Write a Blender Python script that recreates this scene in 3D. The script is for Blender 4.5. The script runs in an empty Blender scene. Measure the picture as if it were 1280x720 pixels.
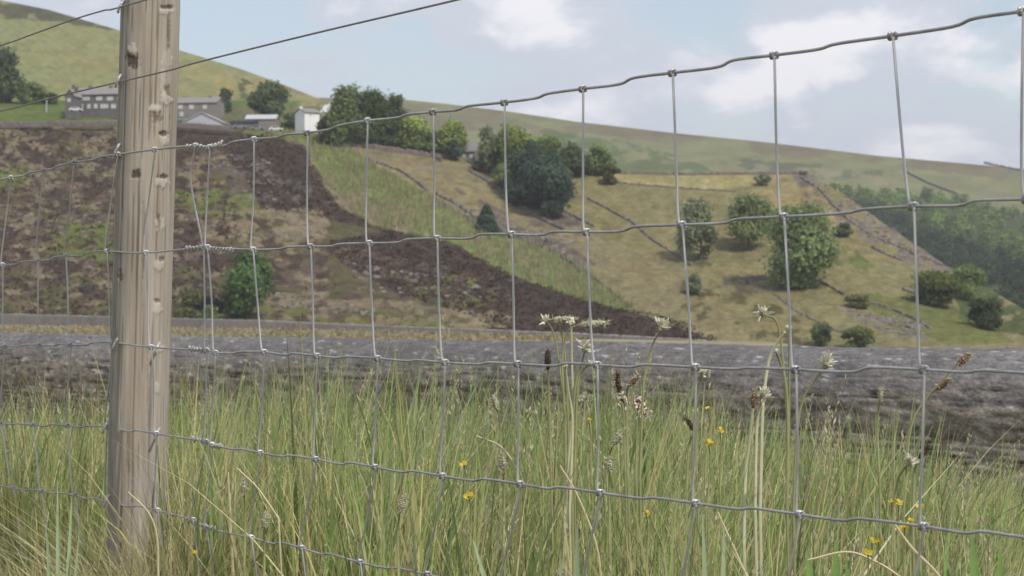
import bpy, math, random
import numpy as np
C = bpy.context.scene
col = C.collection
random.seed(7)
rng = np.random.default_rng(7)
F = 2690.0; HE = 0.62
PITCH = math.atan(32/F)
# ------------------------------------------------------------------ camera
cam_d = bpy.data.cameras.new('camera'); cam = bpy.data.objects.new('camera', cam_d); col.objects.link(cam)
cam_d.sensor_width = 36; cam_d.lens = 36*F/1280
cam.location = (0, 0, HE); cam.rotation_euler = (math.pi/2+PITCH, 0, 0)
cam_d.clip_start = 0.05; cam_d.clip_end = 30000
cam_d.dof.use_dof = True; cam_d.dof.focus_distance = 2.6; cam_d.dof.aperture_fstop = 27
C.camera = cam
def P(px, py, Z):
    """point seen at photo pixel (px,py) at forward distance Z (metres)"""
    px = np.asarray(px, float); py = np.asarray(py, float); Z = np.asarray(Z, float)
    a = (px-640)/F; b = (360-py)/F
    c, s = math.cos(PITCH), math.sin(PITCH)
    yy = c - b*s; zz = b*c + s
    k = Z/yy
    return np.stack(np.broadcast_arrays(a*k, Z, zz*k+HE), -1)
def proj(p):
    p = np.asarray(p, float); c, s = math.cos(PITCH), math.sin(PITCH)
    z = p[..., 2]-HE; fw = p[..., 1]*c+z*s; up = -p[..., 1]*s+z*c
    return 640+F*p[..., 0]/fw, 360-F*up/fw
# ------------------------------------------------------------------ light
SUN_AZ = math.radians(180-36)     # clockwise from +Y (view direction) : behind right
SUN_EL = math.radians(50)
sd = bpy.data.lights.new('sun', 'SUN'); sun = bpy.data.objects.new('sun', sd); col.objects.link(sun)
sd.energy = 2.5; sd.angle = math.radians(0.6); sd.color = (1, .955, .89)
from mathutils import Vector
dv = Vector((math.sin(SUN_AZ)*math.cos(SUN_EL), math.cos(SUN_AZ)*math.cos(SUN_EL), math.sin(SUN_EL)))
sun.rotation_euler = dv.to_track_quat('Z', 'Y').to_euler()
C.view_settings.view_transform = 'Standard'; C.view_settings.look = 'None'
C.view_settings.gamma = 1; C.view_settings.use_curve_mapping = False
C.view_settings.exposure = 0.36
w = bpy.data.worlds.new("World"); C.world = w; w.use_nodes = True
N = w.node_tree.nodes; L = w.node_tree.links; N.clear()
def nd(t, nodes=None, **kw):
    n = (nodes or N).new(t)
    for k, v in kw.items():
        if k.startswith('i_'):
            n.inputs[k[2:].replace('_', ' ')].default_value = v
        else: setattr(n, k, v)
    return n
sky = nd('ShaderNodeTexSky', sky_type='NISHITA', sun_disc=False); sky.sun_elevation = SUN_EL; sky.sun_rotation = SUN_AZ
sky.air_density = 1.0; sky.dust_density = 1.2; sky.ozone_density = 1.0
bg = nd('ShaderNodeBackground'); bg.inputs['Strength'].default_value = 0.135
out = nd('ShaderNodeOutputWorld')
tc = nd('ShaderNodeTexCoord')
def math_(op, a, b=None, c=None, clamp=False):
    n = nd('ShaderNodeMath', operation=op, use_clamp=clamp)
    for i, v in enumerate((a, b, c)):
        if v is None: continue
        if isinstance(v, (int, float)): n.inputs[i].default_value = v
        else: L.new(v, n.inputs[i])
    return n.outputs[0]
sc = nd('ShaderNodeVectorMath', operation='MULTIPLY'); L.new(tc.outputs['Generated'], sc.inputs[0]); sc.inputs[1].default_value = (1, 1, 1.9)
nz = nd('ShaderNodeTexNoise', noise_dimensions='3D'); L.new(sc.outputs[0], nz.inputs['Vector'])
nz.inputs['Scale'].default_value = 13; nz.inputs['Detail'].default_value = 9; nz.inputs['Roughness'].default_value = .56; nz.inputs['Distortion'].default_value = .25
wn = nd('ShaderNodeTexNoise'); L.new(sc.outputs[0], wn.inputs['Vector']); wn.inputs['Scale'].default_value = 26; wn.inputs['Detail'].default_value = 5
wsub = nd('ShaderNodeVectorMath', operation='SUBTRACT'); L.new(wn.outputs['Color'], wsub.inputs[0]); wsub.inputs[1].default_value = (.5, .5, .5)
wsc = nd('ShaderNodeVectorMath', operation='SCALE'); L.new(wsub.outputs[0], wsc.inputs[0]); wsc.inputs['Scale'].default_value = .045
wad = nd('ShaderNodeVectorMath', operation='ADD'); L.new(tc.outputs['Generated'], wad.inputs[0]); L.new(wsc.outputs[0], wad.inputs[1])
def blob(px, py, r, amt, sy=1.6):
    d = P(px, py, 1.0)-np.array([0, 0, HE]); d = d/np.linalg.norm(d)
    sb = nd('ShaderNodeVectorMath', operation='SUBTRACT'); L.new(wad.outputs[0], sb.inputs[0]); sb.inputs[1].default_value = tuple(d)
    ml = nd('ShaderNodeVectorMath', operation='MULTIPLY'); L.new(sb.outputs[0], ml.inputs[0]); ml.inputs[1].default_value = (1, 1, sy)
    ln = nd('ShaderNodeVectorMath', operation='LENGTH'); L.new(ml.outputs[0], ln.inputs[0])
    mr = nd('ShaderNodeMapRange', interpolation_type='SMOOTHSTEP'); L.new(ln.outputs['Value'], mr.inputs[0])
    mr.inputs[1].default_value = 0; mr.inputs[2].default_value = r/F; mr.inputs[3].default_value = amt; mr.inputs[4].default_value = 0
    return mr.outputs[0]
# broad cover: heavy cloud with blue gaps
acc = math_('MULTIPLY_ADD', nz.outputs['Fac'], 3.2, -1.12)
for b in [(905, 25, 85, -.75, 1.2), (1235, 60, 75, -.8, 1.0), (500, 70, 120, -.5, 2.6), (850, 20, 90, -.35, 2), (250, 30, 110, -.30, 1.2), (850, 140, 120, -.35, 3.2),
          (1180, 130, 110, -.35, 3.0), (1050, 30, 260, .3, 1.2), (640, 30, 190, .25, 1.3), (1260, 5, 60, -.5, 1), (760,150,200,.2,2)]:
    acc = math_('ADD', acc, blob(*b))
cov = nd('ShaderNodeMapRange', interpolation_type='SMOOTHSTEP'); L.new(acc, cov.inputs[0]); cov.inputs[1].default_value = .05; cov.inputs[2].default_value = .75; cov.inputs[3].default_value = .22; cov.inputs[4].default_value = 1
# bright cumulus tops
acc2 = math_('MULTIPLY_ADD', nz.outputs['Fac'], 3.6, -1.95)
for b in [(1010, 70, 90, .8, 1.3), (1050, 45, 90, .6, 1.2), (985, 100, 80, .55, 1.2), (1258, 100, 70, .8, 1.2), (660, 20, 110, .5, 1.5), (930, 135, 60, .5, 1.3), (740, 50, 80, .3, 1.5), (1130, 50, 80, .35, 1.3), (880, 60, 60, .25, 1.3)]:
    acc2 = math_('ADD', acc2, blob(*b))
br = nd('ShaderNodeMapRange', interpolation_type='SMOOTHSTEP'); L.new(acc2, br.inputs[0]); br.inputs[1].default_value = .05; br.inputs[2].default_value = .68
ccol = nd('ShaderNodeMix', data_type='RGBA'); L.new(br.outputs[0], ccol.inputs['Factor'])
ccol.inputs['A'].default_value = (3.95, 4.25, 4.85, 1); ccol.inputs['B'].default_value = (5.95, 5.9, 6.2, 1)
skm = nd('ShaderNodeMix', data_type='RGBA', blend_type='MULTIPLY'); skm.inputs['Factor'].default_value = 1
L.new(sky.outputs[0], skm.inputs['A']); skm.inputs['B'].default_value = (.98, .90, .85, 1)
mx = nd('ShaderNodeMix', data_type='RGBA'); L.new(cov.outputs[0], mx.inputs['Factor']); L.new(skm.outputs['Result'], mx.inputs['A']); L.new(ccol.outputs['Result'], mx.inputs['B'])
L.new(mx.outputs['Result'], bg.inputs['Color']); L.new(bg.outputs[0], out.inputs['Surface'])

# ------------------------------------------------------------------ helpers
def lin(r, g, b, k=1.0):
    f = lambda v: ((v/255+.055)/1.055)**2.4 if v > 10 else v/255/12.92
    return np.array([f(r)*k, f(g)*k, f(b)*k])
def tag(o, label=None, cat=None, group=None, kind=None):
    if label: o['label'] = label
    if cat: o['category'] = cat
    if group: o['group'] = group
    if kind: o['kind'] = kind
    return o
def empty(name, loc, rz=0):
    o = bpy.data.objects.new(name, None); o.empty_display_size = .1; col.objects.link(o)
    o.location = tuple(float(v) for v in loc); o.rotation_euler = (0, 0, rz); return o
def mk(name, V, Fc, mat, parent=None, colors=None, smooth=False, world=True, uv=None):
    """V (n,3) ; Fc list / array of faces ; world: V are world coords, converted into the parent's frame"""
    V = np.asarray(V, float)
    me = bpy.data.meshes.new(name)
    loc = None
    if parent is None:
        loc = np.array([V[:, 0].mean(), V[:, 1].mean(), V[:, 2].min()]); V = V-loc
    elif world:
        p = np.array(parent_world(parent)); V = V-p
    if isinstance(Fc, np.ndarray):
        n = len(Fc); k = Fc.shape[1]
        me.vertices.add(len(V)); me.vertices.foreach_set('co', V.astype(np.float32).ravel())
        me.loops.add(n*k); me.loops.foreach_set('vertex_index', Fc.astype(np.int32).ravel())
        me.polygons.add(n); me.polygons.foreach_set('loop_start', np.arange(0, n*k, k, dtype=np.int32))
        me.polygons.foreach_set('loop_total', np.full(n, k, dtype=np.int32))
        me.update(calc_edges=True)
    else:
        me.from_pydata([tuple(v) for v in V], [], [tuple(int(i) for i in f) for f in Fc]); me.update()
    if smooth: me.polygons.foreach_set('use_smooth', np.ones(len(me.polygons), bool))
    if colors is not None:
        ca = me.color_attributes.new('Col', 'FLOAT_COLOR', 'POINT')
        cc = np.ones((len(V), 4), np.float32); cc[:, :3] = colors; ca.data.foreach_set('color', cc.ravel())
    me.materials.append(mat)
    o = bpy.data.objects.new(name, me); col.objects.link(o)
    if parent is not None: o.parent = parent
    else: o.location = loc
    return o
def parent_world(o):
    x = Vector(o.location)
    while o.parent: o = o.parent; x = x+Vector(o.location)
    return tuple(x)
def mat(name, color=None, rough=.8, metal=0, attr=False, noise=None, bump=None, trans=0, spec=.3, coord='Object', stretch=(1, 1, 1)):
    m = bpy.data.materials.new(name); m.use_nodes = True
    n = m.node_tree.nodes; l = m.node_tree.links; n.clear()
    o = n.new('ShaderNodeOutputMaterial'); p = n.new('ShaderNodeBsdfPrincipled'); l.new(p.outputs[0], o.inputs[0])
    p.inputs['Roughness'].default_value = rough; p.inputs['Metallic'].default_value = metal; p.inputs['Specular IOR Level'].default_value = spec
    if attr: a = n.new('ShaderNodeVertexColor'); a.layer_name = 'Col'; c = a.outputs['Color']
    else: a = n.new('ShaderNodeRGB'); a.outputs[0].default_value = (*color, 1); c = a.outputs[0]
    t = n.new('ShaderNodeTexCoord'); mp = n.new('ShaderNodeMapping'); l.new(t.outputs[coord], mp.inputs[0]); mp.inputs['Scale'].default_value = stretch
    if noise:                                   # list of (scale, amount)
        for s, am in noise:
            z = n.new('ShaderNodeTexNoise'); l.new(mp.outputs[0], z.inputs['Vector']); z.inputs['Scale'].default_value = s; z.inputs['Detail'].default_value = 6; z.inputs['Roughness'].default_value = .65
            r = n.new('ShaderNodeMapRange'); l.new(z.outputs['Fac'], r.inputs[0]); r.inputs[1].default_value = .3; r.inputs[2].default_value = .7
            r.inputs[3].default_value = 1-am; r.inputs[4].default_value = 1+am
            v = n.new('ShaderNodeVectorMath'); v.operation = 'SCALE'; l.new(c, v.inputs[0]); l.new(r.outputs[0], v.inputs['Scale']); c = v.outputs[0]
    l.new(c, p.inputs['Base Color'])
    if bump:
        z = n.new('ShaderNodeTexNoise'); l.new(mp.outputs[0], z.inputs['Vector']); z.inputs['Scale'].default_value = bump[0]; z.inputs['Detail'].default_value = 6
        b = n.new('ShaderNodeBump'); b.inputs['Strength'].default_value = bump[1]; b.inputs['Distance'].default_value = bump[2]; l.new(z.outputs['Fac'], b.inputs['Height']); l.new(b.outputs[0], p.inputs['Normal'])
    if trans:
        tr = n.new('ShaderNodeBsdfTranslucent'); l.new(c, tr.inputs['Color']); ms = n.new('ShaderNodeMixShader'); ms.inputs[0].default_value = trans
        l.new(p.outputs[0], ms.inputs[1]); l.new(tr.outputs[0], ms.inputs[2]); l.new(ms.outputs[0], o.inputs[0])
    return m
def vnoise(x, y, seed=0):
    x = np.asarray(x, float); y = np.asarray(y, float)
    xi = np.floor(x); yi = np.floor(y); fx = x-xi; fy = y-yi
    fx = fx*fx*(3-2*fx); fy = fy*fy*(3-2*fy)
    def h(a, b):
        v = np.sin(a*127.1+b*311.7+seed*74.7)*43758.5453
        return v-np.floor(v)
    return (h(xi, yi)*(1-fx)+h(xi+1, yi)*fx)*(1-fy)+(h(xi, yi+1)*(1-fx)+h(xi+1, yi+1)*fx)*fy
def fbm(x, y, seed=0, oct=5, gain=.5):
    s = 0; a = 1; t = 0
    for o in range(oct):
        s = s+a*vnoise(x*2**o+o*17.3, y*2**o-o*9.1, seed+o); t += a; a *= gain
    return s/t
def sstep(x, a, b):
    t = np.clip((x-a)/(b-a), 0, 1); return t*t*(3-2*t)
def gridfaces(nr, nc):
    i = np.arange((nr-1)*(nc-1)); r = i//(nc-1); c = i % (nc-1); a = r*nc+c
    return np.stack([a, a+1, a+nc+1, a+nc], 1)
def inpoly(x, y, poly):
    r = np.zeros(x.shape, bool); n = len(poly); j = n-1
    for i in range(n):
        xi, yi = poly[i]; xj, yj = poly[j]
        if yi != yj: r ^= ((yi > y) != (yj > y)) & (x < (xj-xi)*(y-yi)/(yj-yi)+xi)
        j = i
    return r
def tube(pts, r, n=6, cap=True):
    pts = np.asarray(pts, float); m = len(pts); rad = np.broadcast_to(np.asarray(r, float), (m,))
    T = np.gradient(pts, axis=0); T /= np.linalg.norm(T, axis=1)[:, None]+1e-12
    ref = np.array([0.31, .95, .1]) if abs(T[0, 2]) > .7 else np.array([0, 0, 1.0])
    A = np.cross(T, ref); A /= np.linalg.norm(A, axis=1)[:, None]+1e-12; B = np.cross(T, A)
    th = np.arange(n)*2*math.pi/n
    V = (pts[:, None]+rad[:, None, None]*(np.cos(th)[None, :, None]*A[:, None]+np.sin(th)[None, :, None]*B[:, None])).reshape(-1, 3)
    Fs = []
    for i in range(m-1):
        for k in range(n): Fs.append((i*n+k, i*n+(k+1) % n, (i+1)*n+(k+1) % n, (i+1)*n+k))
    if cap: Fs.append(tuple(range(n))[::-1]); Fs.append(tuple((m-1)*n+k for k in range(n)))
    return V, Fs
def join(parts):
    Vs = []; Fs = []; o = 0
    for V, Fc in parts:
        Vs.append(np.asarray(V, float)); Fs += [tuple(i+o for i in f) for f in Fc]; o += len(V)
    return np.concatenate(Vs), Fs
def smoothline(p, sub=6):
    p = np.asarray(p, float); n = len(p)
    if n < 3: return np.array([p[0]+(p[-1]-p[0])*t for t in np.linspace(0, 1, sub+1)])
    q = np.vstack([2*p[0]-p[1], p, 2*p[-1]-p[-2]]); o = []
    for i in range(n-1):
        a, b, c, d = q[i:i+4]
        for t in np.linspace(0, 1, sub, endpoint=False):
            o.append(.5*((2*b)+(-a+c)*t+(2*a-5*b+4*c-d)*t*t+(-a+3*b-3*c+d)*t**3))
    o.append(p[-1]); return np.array(o)

# ------------------------------------------------------------------ ground sheet
fdir = np.array([-.553, .833])                   # fence / wall run (away to the left)
WP1 = P(1280, 437, 9.0); WP0 = P(0, 416, 16.4)
wdir = (WP0-WP1)[:2]; wdir /= np.linalg.norm(wdir); wnor = np.array([wdir[1], -wdir[0]]) ; wnor = wnor if wnor[1] > 0 else -wnor
FWx = [-400, 0, 320, 480, 640, 760, 900, 1000]; FWz = [300, 230, 161, 140, 111, 100, 90, 85]; FWt = [384, 392, 400, 407, 413, 418, 426, 431]
def ground_z(x, y):
    q = (x-WP1[0])*wnor[0]+(y-WP1[1])*wnor[1]    # signed distance behind the wall's front
    z = -.62-.55*sstep(q, -4.6, -1.2)+.05*(fbm(x*.8, y*.8, 3)-.5)*sstep(-q, 0, 2)
    px = 640+F*x/np.maximum(y, .5); yf = np.interp(px, FWx, FWz)
    away = np.maximum(sstep(y, yf+2, yf+25), sstep(px, 960, 1500)*sstep(q, 2, 30))
    away = np.where(y < 1, sstep(q, 2, 30), away)
    z = z*(1-away)-16*away
    return z+HE
u = np.linspace(-1, 1, 301); gx = np.sinh(u*9.0)/np.sinh(9.0)*6000
gy = gx.copy()
# finer rows between 2 m and 300 m ahead
gy = np.unique(np.concatenate([gy, np.geomspace(1, 330, 160)])); gx = np.unique(np.concatenate([gx, np.linspace(-60, 60, 121)]))
X, Y = np.meshgrid(gx, gy); Zg = ground_z(X, Y)
V = np.stack([X, Y, Zg], -1).reshape(-1, 3)
n1 = fbm(V[:, 0]*.5, V[:, 1]*.5, 5)[:, None]; near = (np.hypot(V[:, 0], V[:, 1]) < 20)[:, None]
och = lin(160, 150, 120, .8)*(.75+.5*n1); soil = lin(128, 124, 84, .7)*(.7+.6*n1); valley = lin(110, 112, 75, .8)*(.7+.6*n1)
d0 = np.hypot(V[:, 0], V[:, 1])[:, None]
gc = np.where(d0 < 12, soil, np.where(d0 < 320, och, valley))
m_ground = mat('ground_turf', attr=True, noise=[(3, .25), (40, .2)], rough=.95, spec=.1)
g = mk('ground', V, gridfaces(len(gy), len(gx)), m_ground, colors=gc, smooth=True); tag(g, kind='structure')

# ------------------------------------------------------------------ hills
m_hill = mat('moorland', attr=True, noise=[(.06, .10), (.35, .22), (1.3, .30)], rough=.95, spec=.05, bump=(.5, .7, 1.2))
ip = lambda x, a, b: np.interp(x, a, b)
T1x = [-700, 0, 225, 330, 430, 480, 540, 580, 620, 680, 760, 900, 1010, 1060, 1100, 1180, 1290, 1500, 2000]
T1y = [165, 158, 159, 163, 168, 176, 184, 190, 198, 208, 215, 217, 218, 246, 276, 330, 392, 430, 440]
def R1(px, py):
    px = np.asarray(px, float); py = np.asarray(py, float)
    T = ip(px, T1x, T1y); t = np.clip((py-T)/(475-T), 0, 1)
    top = ip(px, [-700, 1000, 1300], [640, 660, 540]); bot = ip(px, [-700, 300, 1300], [455, 455, 420])
    R = top*(1-t)+bot*t
    rough = 1-.55*sstep(px, 640, 900)
    R = R+7*(fbm(px/70, py/45, 11, 3)-.5)*np.sin(np.pi*np.clip(t*1.05, 0, 1))+rough*3.2*(fbm(px/17, py/11, 12, 3)-.5)*np.sin(np.pi*np.clip(t, 0, 1))**.5
    return R
def S1(px, py): return P(px, py, R1(px, py))
S3x = [-700, -200, 0, 60, 150, 225, 300, 350, 400, 430, 500, 600, 700]; S3y = [-90, -40, 0, 12, 38, 63, 86, 104, 124, 139, 160, 190, 215]
def R3(px, py):
    px = np.asarray(px, float); py = np.asarray(py, float); S = ip(px, S3x, S3y)
    mid = np.maximum(ip(px, [0, 400, 700], [138, 150, 225]), S+8)
    bot = mid+35
    R = np.where(py < mid, 705+560*((mid-py)/(mid-S))**1.15 if False else 705+560*np.clip((mid-py)/(mid-S), 0, 1), 705-55*np.clip((py-mid)/35, 0, 1))
    return R+6*(fbm(px/60, py/30, 21, 3)-.5)
def S3(px, py): return P(px, py, R3(px, py))
S2x = [-700, 200, 400, 430, 510, 560, 640, 720, 840, 960, 1100, 1280, 1500, 2000]; S2y = [190, 150, 122, 123, 125, 130, 140, 152, 166, 178, 195, 211, 240, 300]
def R2(px, py):
    px = np.asarray(px, float); py = np.asarray(py, float); S = ip(px, S2x, S2y)
    f = np.clip((455-py)/(455-S), 0, 1)
    return 730+1350*f**1.35+(14*(fbm(px/80, py/30, 31, 4)-.5))*(1-f**3)
def S2(px, py): return P(px, py, R2(px, py))
def cols(a, b, step, la=-700, lb=2000):
    return np.concatenate([np.linspace(la, a, 40, endpoint=False), np.arange(a, b, step), np.linspace(b, lb, 40)])
def paint(px, py, base, regs):
    """land cover colours: regs = (polygon, colour, edge warp px, cover fraction, patch size px)"""
    c = np.broadcast_to(base, px.shape+(3,)).copy()
    for i, (poly, colr, warp, frac, ps) in enumerate(regs):
        wx = px+warp*2*(fbm(px/14, py/10, 50+i, 4)-.5); wy = py+warp*2*(fbm(px/14+9, py/10, 70+i, 4)-.5)
        m = inpoly(wx, wy, poly)
        if frac < 1:
            nn = fbm(px/ps, py/(ps*.5), 90+i, 4); th_ = np.quantile(nn[m], 1-frac) if m.any() else 1; wt_ = np.where(m, sstep(nn+.16*(fbm(px/3.3, py/2.2, 120+i, 3)-.5), th_-.05, th_+.05), 0)[..., None]; c = c*(1-wt_)+colr*wt_; continue
        c[m] = colr
    return c
def sheet(name, cx, topf, bottf, Rf, rows, base, regs, back=60, var=.35, vs=(9, 5), seed=1):
    t = np.linspace(0, 1, rows)[:, None]
    PX = np.broadcast_to(cx[None, :], (rows, len(cx))); top = topf(cx)[None, :]; bot = bottf(cx)[None, :]
    PY = top*(1-t)+bot*t
    V = P(PX, PY, Rf(PX, PY))
    c = paint(PX, PY, base, regs)
    c = c*(1-var+2*var*fbm(PX/vs[0], PY/vs[1], seed, 5, .6))[..., None]
    # tint drift between warmer and greener growth
    d = (fbm(PX/30, PY/14, seed+5, 4)-.5)[..., None]*.5
    c = c*(1+d*np.array([.35, .0, -.35]))
    # rounded back slope going down behind the crest
    bk = V[0].copy(); rowsb = []
    for dz, dy in ((.6, back*.15), (4, back*.5), (16, back), (60, back*2.5)):
        b = bk.copy(); s = (b[:, 1]+dy)/b[:, 1]; b[:, 0] *= s; b[:, 1] *= s; b[:, 2] -= dz; rowsb.append(b)
    V = np.concatenate([np.array(rowsb[::-1]), V]); c = np.concatenate([np.repeat(c[:1], 4, 0), c])
    V = V.reshape(-1, 3); c = c.reshape(-1, 3)
    o = mk(name, V, gridfaces(rows+4, len(cx)), m_hill, colors=np.clip(c, 0, 1), smooth=True); tag(o, kind='structure'); return o
K = .68
heather = lin(88, 74, 64, K*.85); heather2 = lin(112, 96, 84, K*.92); tan = lin(144, 131, 104, K*.92); green = lin(116, 122, 68, K*.95); olive = lin(108, 102, 70, K*.85)
bracken = lin(124, 136, 78, K*1.0); brown = lin(144, 134, 98, K); rock = lin(142, 132, 116, K*.85); rock2 = lin(118, 108, 98, K*.85); yellow = lin(168, 158, 108, K); purple = lin(128, 114, 104, K*.85)
regs1 = [
 ([(-900,150),(225,150),(330,165),(375,180),(395,215),(420,250),(480,283),(560,300),(640,345),(740,378),(850,402),(920,440),(920,480),(-900,480)], olive, 5, 1, 1),
 ([(-900,150),(225,150),(380,165),(400,250),(400,480),(-900,480)], heather2, 6, .55, 26),
 ([(-900,150),(150,150),(150,230),(-900,230)], tan, 7, .45, 30),
 ([(0,150),(400,150),(420,480),(-900,480)], tan, 5, .3, 12),
 ([(0,150),(400,150),(420,480),(0,480)], heather, 5, .42, 16),
 ([(-200,205),(34,207),(30,232),(-200,240)], green, 6, .9, 14),
 ([(60,285),(150,275),(150,330),(60,315)], green, 6, .75, 14),
 ([(212,240),(300,236),(352,262),(320,272),(212,262)], green, 6, .7, 14),
 ([(215,158),(305,162),(318,176),(212,180)], heather, 3, 1, 1),
 ([(262,172),(340,168),(378,182),(396,225),(425,258),(470,285),(560,302),(645,346),(740,378),(850,400),(905,428),(905,470),(640,470),(600,400),(560,385),(500,370),(430,330),(400,305),(480,290),(400,272),(330,262),(300,215)], heather, 4, 1, 1),
 ([(262,172),(396,225),(420,262),(300,262)], rock2, 3, .22, 12),
 ([(262,262),(400,262),(420,285),(400,300),(250,300)], tan, 5, .6, 20),
 ([(390,300),(640,350),(640,400),(390,400)], heather2, 5, .35, 12),
 ([(500,335),(620,350),(620,385),(520,385)], green, 5, .25, 10),
 ([(330,365),(470,372),(640,395),(640,425),(330,425)], tan, 5, .6, 20),
 ([(320,380),(470,385),(560,398),(560,430),(320,430)], green, 5, .4, 16),
 ([(212,365),(300,370),(300,430),(150,430),(-50,430),(-50,380)], olive, 5, .5, 16),
 # upper verge and bracken strip
 ([(215,150),(330,158),(430,168),(440,185),(395,180),(300,166)], green, 3, .8, 20),
 ([(345,160),(430,180),(470,208),(540,245),(600,283),(680,308),(745,345),(800,392),(740,378),(640,345),(560,300),(480,283),(440,262),(405,225),(380,182)], bracken, 3, 1, 1),
 ([(400,215),(470,245),(540,275),(540,298),(470,282),(425,260)], tan, 4, .6, 18),
 ([(380,165),(440,180),(530,240),(480,250),(420,200)], green, 3, .55, 22),
 ([(560,285),(640,300),(760,370),(720,368),(600,320)], tan, 4, .35, 10),
 # fields
 ([(425,180),(545,190),(600,205),(700,262),(740,292),(860,340),(980,440),(1010,480),(925,480),(905,430),(800,392),(745,345),(680,308),(600,280),(540,243),(470,206)], brown, 2, 1, 1),
 ([(440,186),(560,205),(640,240),(560,225)], tan, 4, .5, 25),
 ([(520,235),(600,275),(700,300),(745,330),(730,345),(680,312),(590,282),(530,250)], rock2, 3, .75, 14),
 ([(560,232),(640,265),(720,268),(740,300),(640,290)], purple, 5, .45, 14),
 ([(600,170),(1010,205),(1300,480),(1000,480),(850,330),(740,290)], lin(141,133,92,K), 2, 1, 1),
 ([(735,215),(985,213),(960,232),(900,236),(850,236),(770,228)], yellow, 1.5, 1, 1),
 ([(950,215),(1000,214),(1060,280),(1000,300),(930,250)], lin(160,146,103,K), 3, .8, 30),
 ([(985,205),(1040,225),(1190,335),(1170,345),(1100,318),(1040,275),(1000,240)], rock, 3, .5, 14),
 ([(1000,290),(1060,300),(1100,340),(1040,330)], green, 5, .5, 20),
 ([(1075,365),(1140,372),(1230,395),(1270,430),(1180,428),(1100,405)], lin(118,122,70,K), 4, 1, 1),
 ([(1180,330),(1300,390),(1300,425),(1200,400)], lin(98,108,66,K*.8), 5, .8, 14),
 ([(900,330),(960,345),(950,372),(905,360)], rock2, 5, .4, 12),
 ([(850,300),(1000,400),(1000,440),(850,400)], olive, 5, .3, 22),
 ([(1040,385),(1140,400),(1160,425),(1120,425)], rock, 4, .6, 10),
]
hs = sheet('hillside', cols(-40, 1320, 1.5), lambda x: ip(x, T1x, T1y), lambda x: x*0+475, R1, 240, brown, regs1, back=40, var=.38, seed=2)
regs3 = [([(-900,126),(400,126),(400,175),(-900,175)], lin(110,124,66,K*.9), 2, 1, 1),
 ([(230,135),(420,135),(470,200),(230,200)], lin(122,120,84,K*.9), 3, .7, 20),
 ([(240,80),(420,120),(430,135),(340,125),(230,100)], lin(160,150,96,K), 5, .6, 26),
 ([(60,40),(230,75),(360,125),(280,125),(60,90)], lin(150,148,98,K), 6, .4, 30),
 ([(340,96),(420,128),(430,140),(350,112)], lin(160,130,92,K), 2, .35, 10),
 ([(-50,-8),(60,10),(140,32),(140,38),(60,26),(-50,20)], lin(104,102,72,K*.8), 2, .75, 20),
 ([(295,95),(330,112),(330,130),(300,122)], lin(104,108,62,K*.8), 4, .6, 12)]
sheet('moor_hill', cols(-40, 520, 1.8, -700, 800), lambda x: ip(x, S3x, S3y), lambda x: np.maximum(ip(x, [0, 400, 700], [138, 150, 225]), ip(x, S3x, S3y)+8)+35, R3, 120, lin(140,140,92,K*1.12), regs3, back=200, var=.36, vs=(7, 4), seed=8)
regs2 = [([(300,118),(700,140),(1000,176),(1280,208),(1500,235),(1500,250),(1000,196),(700,165),(300,160)], lin(128,120,88,K*.98), 3, .7, 40),
 ([(670,160),(800,180),(900,215),(760,215),(690,205)], lin(106,120,70,K*.9), 6, .8, 30),
 ([(900,195),(1120,215),(1120,228),(1000,222),(900,206)], lin(112,116,80,K*.9), 4, .6, 26),
 ([(780,190),(1000,208),(1250,235),(1300,250),(1000,222)], lin(150,142,108,K*.95), 3, .35, 18),
 ([(1030,240),(1100,242),(1200,250),(1290,268),(1290,400),(1030,400)], lin(96,106,62,K*.75), 3, 1, 1)]
sheet('far_hill', cols(380, 1320, 2.0, -700, 2000), lambda x: ip(x, S2x, S2y), lambda x: x*0+455, R2, 170, lin(138,138,94,K*1.0), regs2, back=300, var=.3, vs=(26, 6), seed=15)

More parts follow.
